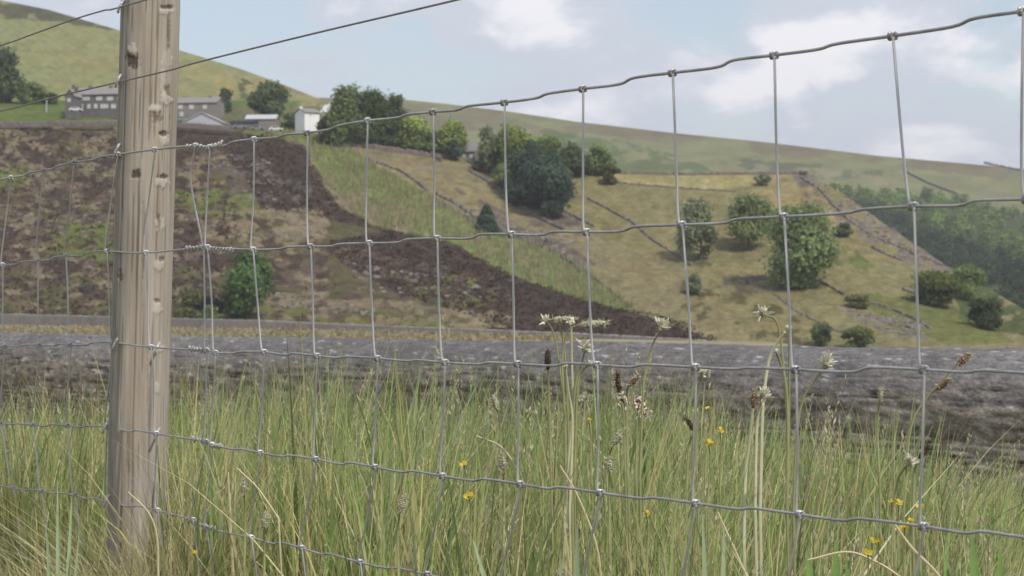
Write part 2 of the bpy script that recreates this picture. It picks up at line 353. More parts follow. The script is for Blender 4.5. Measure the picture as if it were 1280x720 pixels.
# ------------------------------------------------------------------ foliage makers
m_leaf = mat('foliage', attr=True, rough=.8, spec=.1, trans=.42)
m_bark = mat('bark', lin(112, 100, 86, .8), rough=.95, noise=[(2, .3)], spec=.05)
def quads_at(c, nrm, size, asp=1.0, spin=None):
    n = len(c); nrm = nrm/(np.linalg.norm(nrm, axis=1)[:, None]+1e-9)
    r = rng.normal(size=(n, 3)); a = np.cross(nrm, r); a /= np.linalg.norm(a, axis=1)[:, None]+1e-9; b = np.cross(nrm, a)
    s = size[:, None]
    V = np.stack([c-a*s*asp, c-b*s*.55, c+a*s*asp, c+b*s*.55], 1)
    return V.reshape(-1, 3), np.arange(n*4).reshape(n, 4)
def crown_pts(w, h, n, kind):
    """leaf centres and outward normals for a crown of width w, height h, base at z=0"""
    if kind == 'cone':
        lv = rng.random(n)**1.25; tier = np.floor(lv*9)/9+rng.random(n)**2*.09
        skew = rng.random(n); rad = w/2*(1-tier)**.62*(.55+.45*rng.random(n)**.35)*(1+.28*np.sin(rng.integers(0, 6, n)*1.9+np.floor(lv*9)))
        th = rng.random(n)*2*math.pi; z = h*(.04+.94*tier)-rad*.16
        c = np.stack([rad*np.cos(th), rad*np.sin(th), z], 1); nn = np.stack([np.cos(th)*.5, np.sin(th)*.5, np.full(n, .9)], 1)
        return c, nn, (np.floor(lv*9).astype(int) % 3)*.5
    k = {'round': 15, 'sparse': 11, 'bush': 8, 'tall': 16, 'wide': 16}[kind]
    L = []
    k = int(k*1.25)
    for i in range(k):
        z = rng.random(); th = rng.random()*6.283
        prof = math.sin(math.pi*min(.97, max(.12, z*.86+.1)))**.7
        rr = rng.random()**.5*.62*prof
        s = rng.uniform(.10, .29)*(1.1 if kind != 'sparse' else .8)
        L.append((rr*math.cos(th)*w/2*1.15, rr*math.sin(th)*w/2*1.15, h*(.12+.74*z), s*w*1.0, s*min(h, w*1.3)*.85))
    L = np.array(L); wt = L[:, 3]**2; idx = rng.choice(k, n, p=wt/wt.sum())
    d = rng.normal(size=(n, 3)); d /= np.linalg.norm(d, axis=1)[:, None]
    rr = rng.random(n)**.33*(1+.22*rng.normal(size=n)); c = L[idx, :3]+d*rr[:, None]*np.stack([L[idx, 3], L[idx, 3], L[idx, 4]], 1)
    return c, d+np.array([0, 0, .35]), (idx % 4)/3
def crown_mesh(base, w, h, colr, kind, n, leaf):
    c, nn, lt = crown_pts(w, h, n, kind)
    c[:, 2] = np.maximum(c[:, 2], h*.02)
    V, Fq = quads_at(c, nn+rng.normal(size=c.shape)*.55, leaf*(.6+.8*rng.random(n)))
    cc = colr[None]*(.72+.5*lt+.35*(rng.random(n)-.5))[:, None]; cc = cc*(1+(rng.random(n)-.5)[:, None]*np.array([.35, .05, -.2]))
    return V+np.asarray(base), Fq, np.repeat(np.clip(cc, 0.003, 1), 4, 0)
def tree(px, pyb, wpx, hpx, colr, kind, label, surf=S1, cat='tree', group=None, n=None, name=None, sink=0.0, dz=0.0):
    b = surf(px, pyb); Z = b[1]; k = Z/F; b = b+np.array([0, dz, 0])
    w_ = wpx*k; h_ = hpx*k
    nm = name or {'cone': 'conifer', 'bush': 'bush'}.get(kind, 'broadleaf_tree')
    root = empty(nm, b); tag(root, label, cat, group)
    n = n or int(1800+wpx*hpx*1.7); leaf = max(.30, .22*math.sqrt(w_*h_)/math.sqrt(n/260))
    if kind == 'sparse': n = int(n*.8)
    lift = 0 if kind in ('bush', 'cone', 'round') else h_*.04
    V, Fq, cc = crown_mesh(b+np.array([0, 0, lift]), w_, h_-lift, colr, kind, n, leaf)
    mk('crown', V, Fq, m_leaf, root, colors=cc)
    ps = []
    tr = max(.12, w_*.022)
    if kind != 'bush':
        ps.append(tube([b+np.array([0, 0, -.5]), b+np.array([.1, 0, h_*.35]), b+np.array([-.1, .1, h_*(.9 if kind == 'cone' else .65)])], [tr*1.3, tr, tr*.3], 7))
    for i in range(5 if kind == 'bush' else 6):
        a = rng.random()*6.28; z0 = h_*(.02 if kind == 'bush' else .3+.05*i); e = np.array([math.cos(a)*w_*.32, math.sin(a)*w_*.32, z0+h_*.3])
        ps.append(tube([b+np.array([0, 0, z0]), b+e*np.array([.5, .5, 1])*.95+np.array([0, 0, 0]), b+e], [tr*.5, tr*.35, tr*.1], 5))
    V, Fs = join(ps); mk('trunk' if kind != 'bush' else 'stem', V, Fs, m_bark, root)
    return root
dk = lin(112, 126, 88, .86); fir = lin(94, 112, 92, .86); mid = lin(132, 148, 92, .95); lt = lin(156, 170, 96, 1.0); ol = lin(124, 126, 82, .8); gy_ = lin(146, 154, 118, 1.0)
TG = 'trees on the hillside'
for a in [
 (2, 128, 62, 62, dk, 'round', 'dark dense tree at the left edge of the photo in front of the pale moor', S3),
 (38, 130, 34, 30, mid, 'round', 'low rounded tree right of the dark tree at the left edge', S3),
 (62, 130, 22, 16, dk, 'bush', 'dark low bush beside the left gable of the long stone terrace', S3),
 (281, 141, 21, 30, dk, 'tall', 'narrow dark tree at the right end of the stone terraces', S3),
 (337, 146, 46, 44, dk, 'round', 'solitary dark round tree behind the grey sheds left of the white house', S3),
 (368, 160, 40, 20, dk, 'bush', 'dark hedge bush between the sheds and the white house', S3),
 (406, 180, 20, 38, lin(104, 100, 80, .7), 'tall', 'brown-green thin tree directly in front of the white house and its tilted roof', S1),
 (433, 180, 52, 74, mid, 'round', 'tall broad tree right of the white house, leftmost of the hilltop clump', S1),
 (467, 181, 46, 70, lin(106, 124, 68, .78), 'round', 'mid green rounded tree in the centre of the hilltop clump', S1),
 (494, 178, 36, 66, dk, 'round', 'dark topped tall tree at the right of the hilltop clump', S1),
 (515, 186, 46, 44, lt, 'wide', 'pale green lower tree at the right foot of the hilltop clump', S1),
 (449, 183, 46, 36, dk, 'bush', 'dark low bush under the hilltop clump above the grey wall', S1),
 (484, 184, 40, 32, dk, 'bush', 'dark shrub above the wall, right half of the hilltop clump', S1),
 (533, 190, 38, 34, mid, 'bush', 'mid green shrub between the hilltop clump and the tree behind the grey house', S1),
 (698, 250, 40, 44, dk, 'bush', 'dark shrub at the right shoulder of the dark conifers', S1),
 (672, 214, 44, 44, mid, 'round', 'mid green tree between the bright yellow-green tree and the conifers', S1),
 (567, 192, 46, 42, lt, 'wide', 'bright green spreading tree behind the small grey house', S1),
 (549, 190, 22, 24, dk, 'bush', 'dark round bush just left of the small grey house', S1),
 (566, 201, 24, 24, fir, 'bush', 'blackish bush against the left gable of the small grey house', S1),
 (611, 216, 34, 60, gy_, 'tall', 'grey-green tall tree right of the small grey house', S1),
 (640, 226, 56, 84, lt, 'tall', 'bright yellow-green tall tree left of the dark conifer', S1),
 (597, 213, 22, 14, ol, 'bush', 'small olive bush below the right wall of the small grey house', S1),
 (628, 236, 34, 30, mid, 'bush', 'mid green shrub at the field edge left of the dark conifers', S1),
 (654, 252, 52, 62, fir, 'round', 'dark blue-green tree left behind the big conifer', S1),
 (684, 274, 62, 80, fir, 'wide', 'largest dark conifer standing at the corner of the brown field', S1),
 (664, 254, 54, 82, fir, 'cone', 'second dark conifer overlapping the left of the largest one', S1),
 (690, 222, 44, 52, mid, 'round', 'mid green tree behind the top of the largest conifer', S1),
 (716, 220, 44, 44, dk, 'round', 'dark round tree right of the conifers', S1),
 (744, 219, 52, 38, mid, 'wide', 'wide green tree above the field wall right of the conifers', S1),
 (764, 231, 30, 28, ol, 'sparse', 'small windswept tree at the left end of the yellow field', S1),
 (608, 290, 28, 36, fir, 'cone', 'small dark conifer alone by the tumbled wall in mid slope', S1),
 (308, 404, 72, 88, lin(112, 138, 82, .88), 'round', 'bright green young pine on the heather bank right of the wooden post', S1),
 (268, 404, 36, 48, lin(72, 72, 62, .5), 'bush', 'dark twiggy foliage added as the shaded left side of the bright young pine', S1),  # added dark foliage: the shadow left of the pine, put in as colour
 (234, 405, 52, 44, ol, 'bush', 'olive bush directly right of the wooden post behind the far wall', S1),
 (262, 410, 36, 28, mid, 'bush', 'green low shrub in front of the dark twiggy bush', S1),
 (876, 326, 54, 78, gy_, 'round', 'thin grey-green tree, leftmost of three on the right-hand field', S1),
 (936, 312, 66, 72, lin(146, 158, 106, 1.0), 'round', 'open crowned tree, middle of three on the right-hand field', S1),
 (1000, 360, 92, 104, lin(138, 154, 102, 1.0), 'round', 'largest tree on the right-hand field with full rounded crown', S1),
 (1012, 300, 40, 44, dk, 'round', 'dark tree top rising behind the largest right-hand field tree', S1),
 (1170, 382, 72, 40, lin(112, 124, 66, .75), 'wide', 'low spreading tree on the lower right field below the wood', S1),
 (1210, 374, 44, 40, mid, 'bush', 'green thicket bush right behind the low spreading tree', S1),
 (1028, 432, 30, 30, dk, 'bush', 'dark small bush just above the near wall below the right-hand fields', S1),
 (1070, 435, 54, 26, mid, 'bush', 'low green bush row just above the near wall, right of the dark small bush', S1),
 (868, 368, 24, 24, gy_, 'bush', 'small grey-green bush on the slope below the leftmost field tree', S1),
 (1052, 296, 26, 16, dk, 'bush', 'dark shrub on the rocky ridge left of the wood', S1),
 (1075, 385, 36, 22, ol, 'bush', 'olive bush on the tumbled wall in the lower right field', S1),
 (1232, 410, 50, 42, lin(94, 108, 66, .7), 'bush', 'leafy thicket at the lower end of the wood, right edge', S1),
 (952, 232, 22, 16, gy_, 'sparse', 'tiny scrubby tree in the yellow field near the ridge', S1),
]:
    px, pyb, wp, hp, cl, kd, lb, sf = a
    tree(px, pyb, wp, hp, cl, kd, lb, sf, cat='bush' if kd == 'bush' else 'tree', group=TG if kd != 'bush' else 'bushes on the hillside')
# the wood on the valley side
Vs = []; Fs = []; Cs = []; off = 0
def addc(V, Fq, cc):
    global off
    Vs.append(V); Fs.append(Fq+off); Cs.append(cc); off += len(V)
for i in range(340):
    px = rng.uniform(1030, 1340); up = ip(px, [1030, 1080, 1150, 1200, 1280, 1340], [244, 246, 246, 256, 272, 284]); lo = ip(px, [1030, 1100, 1180, 1280, 1340], [268, 302, 352, 405, 430])
    t = rng.random(); py = up*(1-t)+lo*t
    b = S2(px, py); k = b[1]/F
    hp = rng.uniform(14, 26)*(.7+.5*t); wp = hp*rng.uniform(.8, 1.3)
    dkness = sstep(t+.25*(fbm(px/30, py/30, 4)-.5), .35, .6)
    cl = lin(136, 158, 82, .9)*(1-dkness)+lin(80, 102, 60, .6)*dkness
    if rng.random() < .6: cl = cl*rng.uniform(.65, 1.3)
    addc(*crown_mesh(b, wp*k, hp*k, cl, 'round', 260, 1.0))
o = mk('wood', np.concatenate(Vs), np.concatenate(Fs), m_leaf, colors=np.concatenate(Cs)); tag(o, 'dense dark green wood filling the valley side at the right edge below the far hill', 'wood', kind='stuff')
# heather clumps
hp_poly = regs1[9][0]
def scatter(poly, n, extra=None):
    xs = [p[0] for p in poly]; ys = [p[1] for p in poly]; r = []
    while len(r) < n:
        x = rng.uniform(min(xs), max(xs), n); y = rng.uniform(min(ys), max(ys), n)
        m = inpoly(x, y, poly)
        if extra is not None: m &= extra(x, y)
        r += list(zip(x[m], y[m]))
    return np.array(r[:n])
def tufts(name, pts, size, colr, label, cat, per=5, asp=1., var=.5, updn=.5):
    V = []; Fq = []; Cc = []; o_ = 0
    b = S1(pts[:, 0], pts[:, 1]); n = len(b)
    s = size*(.5+rng.random(n)); c = np.repeat(b, per, 0)+rng.normal(size=(n*per, 3))*np.repeat(s, per)[:, None]*np.array([.55, .55, .3])
    c[:, 2] += np.repeat(s, per)*.3
    V, Fq = quads_at(c, rng.normal(size=c.shape)*.6+np.array([0, -.3, updn]), np.repeat(s, per)*.55, asp)
    cc = colr[None]*(1-var/2+var*np.repeat(rng.random(n), per)+.2*(rng.random(n*per)-.5))[:, None]
    o = mk(name, V, Fq, m_leaf, colors=np.repeat(cc, 4, 0)); tag(o, label, cat, kind='stuff'); return o
tufts('heather', np.concatenate([scatter(hp_poly, 4200), scatter([(-40,162),(225,160),(300,262),(300,410),(-40,400)], 2600)]), .55, heather*1.15, 'dark brown heather clumps covering the steep bank below the farm', 'heather')
tufts('moor_grass', scatter([(-40,160),(400,170),(640,410),(-40,410)], 1500), .5, tan*1.0, 'tan and olive grass tussocks dotted through the heather bank', 'grass')
def stalks(name, pts, h, wd, colr, label):
    b = S1(pts[:, 0], pts[:, 1]); n = len(b); hh = h*(.5+rng.random(n)); a = rng.random(n)*6.28
    d = np.stack([np.cos(a), np.sin(a), 0*a], 1)*wd; lean = np.stack([rng.normal(size=n)*.12, rng.normal(size=n)*.12, np.ones(n)], 1)*hh[:, None]
    d2 = np.stack([-np.sin(a), np.cos(a), 0*a], 1)*wd
    V = np.stack([b-d, b+d, b+lean*.6+d*.8, b+lean, b+lean*.6-d*.8], 1); W = np.stack([b-d2, b+d2, b+lean*.6+d2*.8, b+lean, b+lean*.6-d2*.8], 1)
    V = np.concatenate([V, W]).reshape(-1, 3); cc = colr[None]*(.7+.6*rng.random(2*n))[:, None]
    o = mk(name, V, np.arange(len(V)).reshape(-1, 5), m_leaf, colors=np.repeat(cc, 5, 0)); tag(o, label, 'bracken', kind='stuff'); return o
strip = regs1[18][0]
stalks('bracken', scatter(strip, 2600), 1.5, .17, lin(178, 174, 132, .85), 'pale upright bracken and grass stalks in the green strip running down the slope')

# ------------------------------------------------------------------ dry stone walls and field wall lines
m_stone = mat('dry_stone', lin(124, 114, 110, .85), noise=[(.8, .3), (3, .3)], rough=.95, spec=.05)
def field_wall(pts, h, label, surf=S1, tumble=.35, th=.6, step=1.2, m=None, name='dry_stone_wall', group='dry stone walls across the fields'):
    pts = np.asarray(pts, float); seg = np.linalg.norm(np.diff(pts, axis=0), axis=1); s = np.concatenate([[0], np.cumsum(seg)])
    q = np.arange(0, s[-1], step*4.2 if False else 1.6); px = np.interp(q, s, pts[:, 0]); py = np.interp(q, s, pts[:, 1])
    c = surf(px, py); n = len(c); T = np.gradient(c, axis=0); T[:, 2] = 0; T /= np.linalg.norm(T, axis=1)[:, None]+1e-9
    Nn = np.stack([T[:, 1], -T[:, 0], T[:, 2]*0], 1)
    hh = h*(1-tumble*rng.random(n)); hh *= np.where(rng.random(n) < tumble*.3, .3, 1)
    j = lambda a: rng.normal(size=(n, 3))*a
    A = c-Nn*th/2; B = c+Nn*th/2; up = np.array([0, 0, 1.0])
    V = np.stack([A-up*.6, A*1+up*hh[:, None]*.7+j(.06), c-Nn*th*.22+up*hh[:, None]+j(.07), c+Nn*th*.22+up*hh[:, None]+j(.07), B+up*hh[:, None]*.7+j(.06), B-up*.6], 1).reshape(-1, 3)
    Fs_ = [(i*6+k, i*6+k+1, i*6+k+7, i*6+k+6) for i in range(n-1) for k in range(5)]+[tuple(range(6))[::-1], tuple((n-1)*6+k for k in range(6))]
    o = mk(name, V, Fs_, m or m_stone); tag(o, label, 'wall', group); return o
field_wall([(418,183),(450,184),(490,190),(540,197),(552,203)], 1.7, 'grey stone wall under the hilltop clump of trees', tumble=.2)
field_wall([(458,200),(480,207),(500,214),(515,224),(536,240)], 1.0, 'thin dark wall between the bracken strip and the upper brown field', tumble=.4)
field_wall([(545,243),(570,256),(590,270),(612,284),(640,294),(668,300),(700,306)], 1.3, 'tumbled dark wall past the small conifer in mid slope', tumble=.65)
field_wall([(655,296),(700,320),(740,345),(790,385)], .7, 'low broken wall on the lower edge of the brown field above the heather', tumble=.7)
field_wall([(585,214),(610,228),(640,248),(665,268),(690,282),(705,288)], 1.2, 'dark wall running down the field edge under the conifers', tumble=.5)
field_wall([(700,262),(720,272),(745,285)], .9, 'short tumbled wall just right below the largest conifer', tumble=.6)
field_wall([(618,206),(700,214),(760,217),(860,219),(940,218),(1010,217)], .9, 'long level wall along the top of the yellow field', tumble=.2)
field_wall([(735,249),(760,262),(790,278),(815,300),(840,316),(865,333)], .9, 'diagonal broken wall across the brown field right of the conifers', tumble=.6)
field_wall([(770,229),(830,234),(870,237),(920,240)], .6, 'low wall along the bottom of the yellow field', tumble=.5)
field_wall([(1000,221),(1025,238),(1040,255),(1060,275),(1090,296),(1130,312),(1180,333)], .9, 'wall running down the rocky ridge beside the wood', tumble=.6)
field_wall([(1020,351),(1040,360),(1056,370)], .9, 'short dark wall right of the largest field tree', tumble=.4)
field_wall([(1090,310),(1110,320),(1130,327)], .9, 'short dark wall below the rocky ridge', tumble=.4)
field_wall([(1080,378),(1110,385),(1140,398),(1165,412)], .8, 'pale tumbled wall on the lower right green field', tumble=.6)
field_wall([(1128,362),(1150,370),(1175,377)], .7, 'dark wall behind the low spreading tree', tumble=.5)
field_wall([(935,350),(960,362),(1000,392),(1060,420)], .5, 'faint low wall line on the slope below the right-hand field trees', tumble=.8)
field_wall([(-30,155),(60,154),(145,153),(225,155),(290,160)], 1.1, 'long grey roadside wall below the green field and terraces', surf=S1 if False else (lambda a, b: P(a, np.asarray(b)+2, 646+0*np.asarray(a))), tumble=.05)
field_wall([(1130,215),(1160,230),(1200,245)], 2.2, 'thin dark boundary wall on the far hill above the wood', surf=S2, tumble=.2)
field_wall([(1230,204),(1290,217)], 2.0, 'short dark boundary wall near the skyline at the right edge', surf=S2, tumble=.2)
# rocks on the bank
m_rock = mat('gritstone', lin(146, 138, 128, .78), noise=[(.7, .3), (4, .2)], rough=.95, spec=.05)
def rocks(name, pts, size, label, group):
    Vs_, Fs_ = [], []
    base = np.array([(x, y, z) for x in (-1, 1) for y in (-1, 1) for z in (-1, 1)], float)
    for p in pts:
        c = S1(*p); s = size*rng.uniform(.4, 1.3); V_ = base*np.array([s, s*.8, s*.55])*.5*(1+.35*rng.normal(size=(8, 3)))
        Vs_.append((V_+c, [(0, 1, 3, 2), (4, 6, 7, 5), (0, 4, 5, 1), (2, 3, 7, 6), (0, 2, 6, 4), (1, 5, 7, 3)]))
    V_, Fq = join(Vs_); o = mk(name, V_, Fq, m_rock); tag(o, label, 'rocks', None, 'stuff')
rocks('scree', np.concatenate([scatter([(1000,222),(1040,232),(1180,330),(1150,335),(1050,275)], 220), scatter([(260,190),(340,200),(350,250),(300,250)], 70), scatter([(-20,180),(150,200),(150,300),(-20,290)], 160), scatter([(430,325),(620,350),(600,375),(450,370)], 90), scatter([(540,245),(720,300),(700,320),(560,262)], 200), scatter([(1050,385),(1150,400),(1160,422),(1100,415)], 90),scatter([(340,365),(470,380),(470,395),(340,385)], 80)]), 1.0, 'grey scree and small boulders scattered on the banks and ridge', None)

# ------------------------------------------------------------------ farm buildings
m_wst = mat('gable_stone', lin(146, 138, 132, .85), noise=[(.6, .15), (3, .15)], rough=.9, spec=.1)
m_wstd = mat('dark_stone', lin(122, 114, 112, .8), noise=[(.6, .15), (3, .15)], rough=.9, spec=.1)
m_slate = mat('slate', lin(146, 140, 138, .85), noise=[(.8, .12), (4, .12)], rough=.7, spec=.2)
m_white = mat('white_render', (.86, .85, .82), noise=[(.7, .06)], rough=.8)
m_pale = mat('pale_sheet', (.46, .47, .49), noise=[(.5, .08)], rough=.6)
m_dark = mat('dark_opening', (.03, .032, .035), rough=.7)
m_frame = mat('window_frame', (.72, .72, .70), rough=.6)
m_glass = mat('window_glass', (.30, .33, .37), rough=.15, spec=.8)
m_greenroof = mat('green_sheet', (.11, .15, .12), noise=[(.7, .1)], rough=.7)
def bxm(c, s, R=None):
    c = np.asarray(c, float); s = np.asarray(s, float)/2
    V_ = np.array([(x*s[0], y*s[1], z*s[2]) for x in (-1, 1) for y in (-1, 1) for z in (-1, 1)])+c
    return V_, [(0, 1, 3, 2), (4, 6, 7, 5), (0, 4, 5, 1), (2, 3, 7, 6), (0, 2, 6, 4), (1, 5, 7, 3)]
def house(name, px, pyb, R, Lm, Dm, eave, ridge, rz, wall, roof, label, wins=(), chims=(), gable='x', group=None, cat='house', door=(), opening=()):
    """local frame: x along the facade, facade at y=-Dm/2, ridge along local x (or y when gable=='y')"""
    b = P(px, pyb, R); root = empty(name, b, rz); tag(root, label, cat, group)
    def lp(nm, Vf, mt, par=root): return mk(nm, Vf[0], Vf[1], mt, par, world=False)
    l, d = Lm/2, Dm/2; z0 = -2.5
    if gable == 'x':
        V_ = [(-l, -d, z0), (l, -d, z0), (l, d, z0), (-l, d, z0), (-l, -d, eave), (l, -d, eave), (l, d, eave), (-l, d, eave), (-l, 0, ridge), (l, 0, ridge)]
        Fs_ = [(0, 1, 5, 4), (2, 3, 7, 6), (1, 2, 6, 9, 5), (3, 0, 4, 8, 7), (0, 3, 2, 1)]
        e = .35; sl = (ridge-eave)/d
        def slab(sg):
            o_ = [(-l-e, sg*(d+e), eave-e*sl+.05), (l+e, sg*(d+e), eave-e*sl+.05), (l+e, 0, ridge+.05), (-l-e, 0, ridge+.05)]
            return o_+[(x, y, z+.22) for x, y, z in o_], [(0, 1, 2, 3), (7, 6, 5, 4), (0, 4, 5, 1), (2, 6, 7, 3), (1, 5, 6, 2), (3, 7, 4, 0)]
    else:
        V_ = [(-l, -d, z0), (l, -d, z0), (l, d, z0), (-l, d, z0), (-l, -d, eave), (l, -d, eave), (l, d, eave), (-l, d, eave), (0, -d, ridge), (0, d, ridge)]
        Fs_ = [(0, 1, 5, 8, 4), (2, 3, 7, 9, 6), (1, 2, 6, 5), (3, 0, 4, 7), (0, 3, 2, 1)]
        e = .35; sl = (ridge-eave)/l
        def slab(sg):
            o_ = [(sg*(l+e), -d-e, eave-e*sl+.05), (sg*(l+e), d+e, eave-e*sl+.05), (0, d+e, ridge+.05), (0, -d-e, ridge+.05)]
            return o_+[(x, y, z+.22) for x, y, z in o_], [(0, 1, 2, 3), (7, 6, 5, 4), (0, 4, 5, 1), (2, 6, 7, 3), (1, 5, 6, 2), (3, 7, 4, 0)]
    lp('wall', (V_, Fs_), wall)
    rf = lp('roof', join([slab(-1), slab(1)]), roof)
    for cx_, hh in chims:
        lp('chimney', bxm((cx_, 0, ridge+hh/2-.2), (1.0, .9, hh)), wall, rf)
    for (wx, wz, ww, wh) in wins:
        f = lp('window', join([bxm((wx, -d-.04, wz+wh/2-.06), (ww, .10, .14)), bxm((wx, -d-.04, wz-wh/2+.06), (ww, .10, .14)), bxm((wx-ww/2+.06, -d-.045, wz), (.14, .11, wh-.28)), bxm((wx+ww/2-.06, -d-.045, wz), (.14, .11, wh-.28)), bxm((wx, -d-.05, wz), (.12, .12, wh-.28))]), m_frame)
        g_ = lp('pane', bxm((wx, -d-.01, wz), (ww-.16, .06, wh-.16)), m_glassb, f)
    for (wx, wz, ww, wh) in door: lp('door', bxm((wx, -d-.03, wz), (ww, .12, wh)), m_frame)
    for (wx, wz, ww, wh) in opening: lp('opening', bxm((wx, -d-.02, wz), (ww, .1, wh)), m_dark)
    return root
m_glassb = mat('bright_pane', (.5, .52, .54), rough=.2, spec=.6)
TW = 'stone terraces below the moor'
house('terraced_house', 128, 140, 700, 22, 7.5, 5.4, 7.7, math.radians(-14), m_wstd, m_slate, 'long grey stone terrace left of the wooden post with pale windows',
      wins=[(-4.6, 4.1, 3.6, 1.1), (.6, 4.0, 2.0, 1.1), (4.4, 3.9, 2.0, 1.1), (-6.2, 1.7, 2.4, 1.4), (-3.0, 1.6, 1.1, 1.4), (-.6, 1.6, 1.1, 1.4), (2.4, 1.5, 2.6, 1.3), (5.6, 1.4, 1.6, 1.3), (8.2, 3.9, 2.0, 1.1), (8.6, 1.4, 1.6, 1.3)], chims=[(-10.2, 1.6), (-4.2, 1.1), (3, 1.0)], group=TW)
house('terraced_house', 243, 149, 705, 18, 7.5, 5.0, 6.9, math.radians(-12), m_wst, m_slate, 'grey stone terrace right of the wooden post behind the pale barn',
      wins=[(-3.4, 3.8, 1.5, 1.3), (.4, 3.7, 1.5, 1.3), (-5.6, 1.5, 1.1, 1.4), (-3.0, 1.4, 1.1, 1.4), (5, 3.6, 1.3, 1.1)], chims=[(5.5, .9)], group=TW)
house('stone_cottage', 92, 140, 694, 3.2, 5.5, 5.0, 6.9, math.radians(-14), m_wstd, m_slate, 'small dark stone end cottage with chimney at the left of the long terrace', wins=[(-.3, 3.6, 1.0, 1.1)], chims=[(1, 1.4)], gable='y', group=TW)
house('barn', 257, 159, 668, 11.8, 9, 1.3, 4.0, math.radians(-6), m_pale, m_pale, 'low barn with pale grey gable and dark opening right of the wooden post', gable='y', cat='barn', opening=[(-2.6, .45, 5.0, .8)])
house('lean_to_shed', 226, 158, 672, 8, 6, 1.5, 2.3, math.radians(-8), m_greenroof, m_greenroof, 'dull green flat shed between the post and the pale barn', gable='x', cat='shed')
house('long_shed', 328, 157, 680, 9.5, 5, 1.9, 3.2, math.radians(-6), m_wst, m_pale, 'long low shed with pale grey roof left of the white house', cat='shed', opening=[(-2, .9, 1.4, 1.4)])
house('store_shed', 305, 160, 672, 7.5, 4.5, 1.5, 2.2, math.radians(-4), m_wstd, m_dark, 'dark low shed at the left of the long pale-roofed shed', cat='shed')
house('white_house', 384, 162, 664, 5.2, 6.2, 5.0, 6.3, math.radians(34), m_white, m_slate, 'tall narrow white rendered house with one small window', wins=[(-.4, 4.4, 1.0, .7)], gable='x', chims=[(-2.4, .8)])
house('white_outhouse', 409, 150, 690, 3.2, 3.0, 2.6, 4.8, math.radians(30), m_white, m_white, 'small bright white outbuilding peeping over the thin tree', gable='y', cat='outbuilding')
house('grey_farmhouse', 590, 207, 652, 5.2, 5.6, 4.2, 6.6, math.radians(-28), m_wst, m_slate, 'small grey stone farmhouse half hidden among trees mid hill', wins=[(-1.2, 2.8, 1.0, 1.2), (1.3, 2.6, 1.0, 1.2)], chims=[(-2, .9)])
house('white_cabin', 769, 226, 655, 2.6, 2.4, 1.2, 1.9, 0, m_pale, m_pale, 'tiny pale hut beneath the windswept tree at the yellow field', cat='hut') if False else None
# parked cars
m_cw = mat('car_white', (.7, .7, .7), rough=.3, spec=.5); m_cg = mat('car_grey', (.22, .23, .26), rough=.3, spec=.5); m_tyre = mat('tyre', (.02, .02, .02), rough=.9)
m_carglass = mat('car_glass', (.03, .035, .04), rough=.1, spec=.8)
def car(px, py, R, rz, m, label):
    root = empty('parked_car', P(px, py, R), rz); tag(root, label, 'car', 'cars parked by the farm')
    pr = [(-2.1, .35), (-2.1, .85), (-1.75, 1.0), (-1.1, 1.45), (.5, 1.48), (1.1, 1.0), (2.0, .85), (2.15, .4)]
    V_ = [(x, -.85, z) for x, z in pr]+[(x, .85, z) for x, z in pr]; n = len(pr)
    mk('body', V_, [tuple(range(n)), tuple(range(n, 2*n))[::-1]]+[(i, i+n, (i+1) % n+n, (i+1) % n) for i in range(n)], m, root, world=False)
    V_ = [(-1.35, -.87, 1.0), (-.95, -.87, 1.36), (.4, -.87, 1.38), (.85, -.87, 1.0)]
    mk('side_window', V_+[(x, -.84, z) for x, y, z in V_], [(0, 1, 2, 3), (7, 6, 5, 4), (0, 4, 5, 1), (1, 5, 6, 2), (2, 6, 7, 3), (3, 7, 4, 0)], m_carglass, root, world=False)
    for x in (-1.35, 1.35):
        for y in (-.8, .8):
            t_ = np.array([(x+.32*math.cos(a), y+s, .32+.32*math.sin(a)) for s in (-.1, .1) for a in np.arange(12)*math.pi/6])
            mk('wheel', t_, [tuple(range(12)), tuple(range(12, 24))[::-1]]+[(i, (i+1) % 12, (i+1) % 12+12, i+12) for i in range(12)], m_tyre, root, world=False)
car(345, 164, 655, .1, m_cw, 'white car parked at the right end of the sheds, left of the white house')
car(322, 163, 657, -.1, m_cg, 'dark grey car parked left of the white car')
car(300, 161, 659, .05, m_cg, 'dark grey car parked in front of the dark low shed')
car(95, 139.5, 680, 0, m_cw, 'white car parked in front of the left terrace gable')
# old fence posts on the bank
m_oldwood = mat('weathered_post', lin(96, 84, 72, .6), noise=[(3, .3)], rough=.95)
for px, py, h_, lb, mm in [(12, 200, 2.4, 'dark upright post on the bank at the left edge, upper one', m_oldwood), (23, 216, 1.6, 'short dark post on the bank below the upper one', m_oldwood), (58, 139, 4.2, 'pale thin pole in the green field left of the terrace', m_pale)]:
    b = S1(px, py) if py > 160 else P(px, py, 690)
    V_, Fq = tube([b-np.array([0, 0, .4]), b+np.array([0.03, 0, h_*.5]), b+np.array([.05, 0, h_])], [.19, .18, .15], 8)
    o = mk('old_post', V_, Fq, mm); tag(o, lb, 'post')
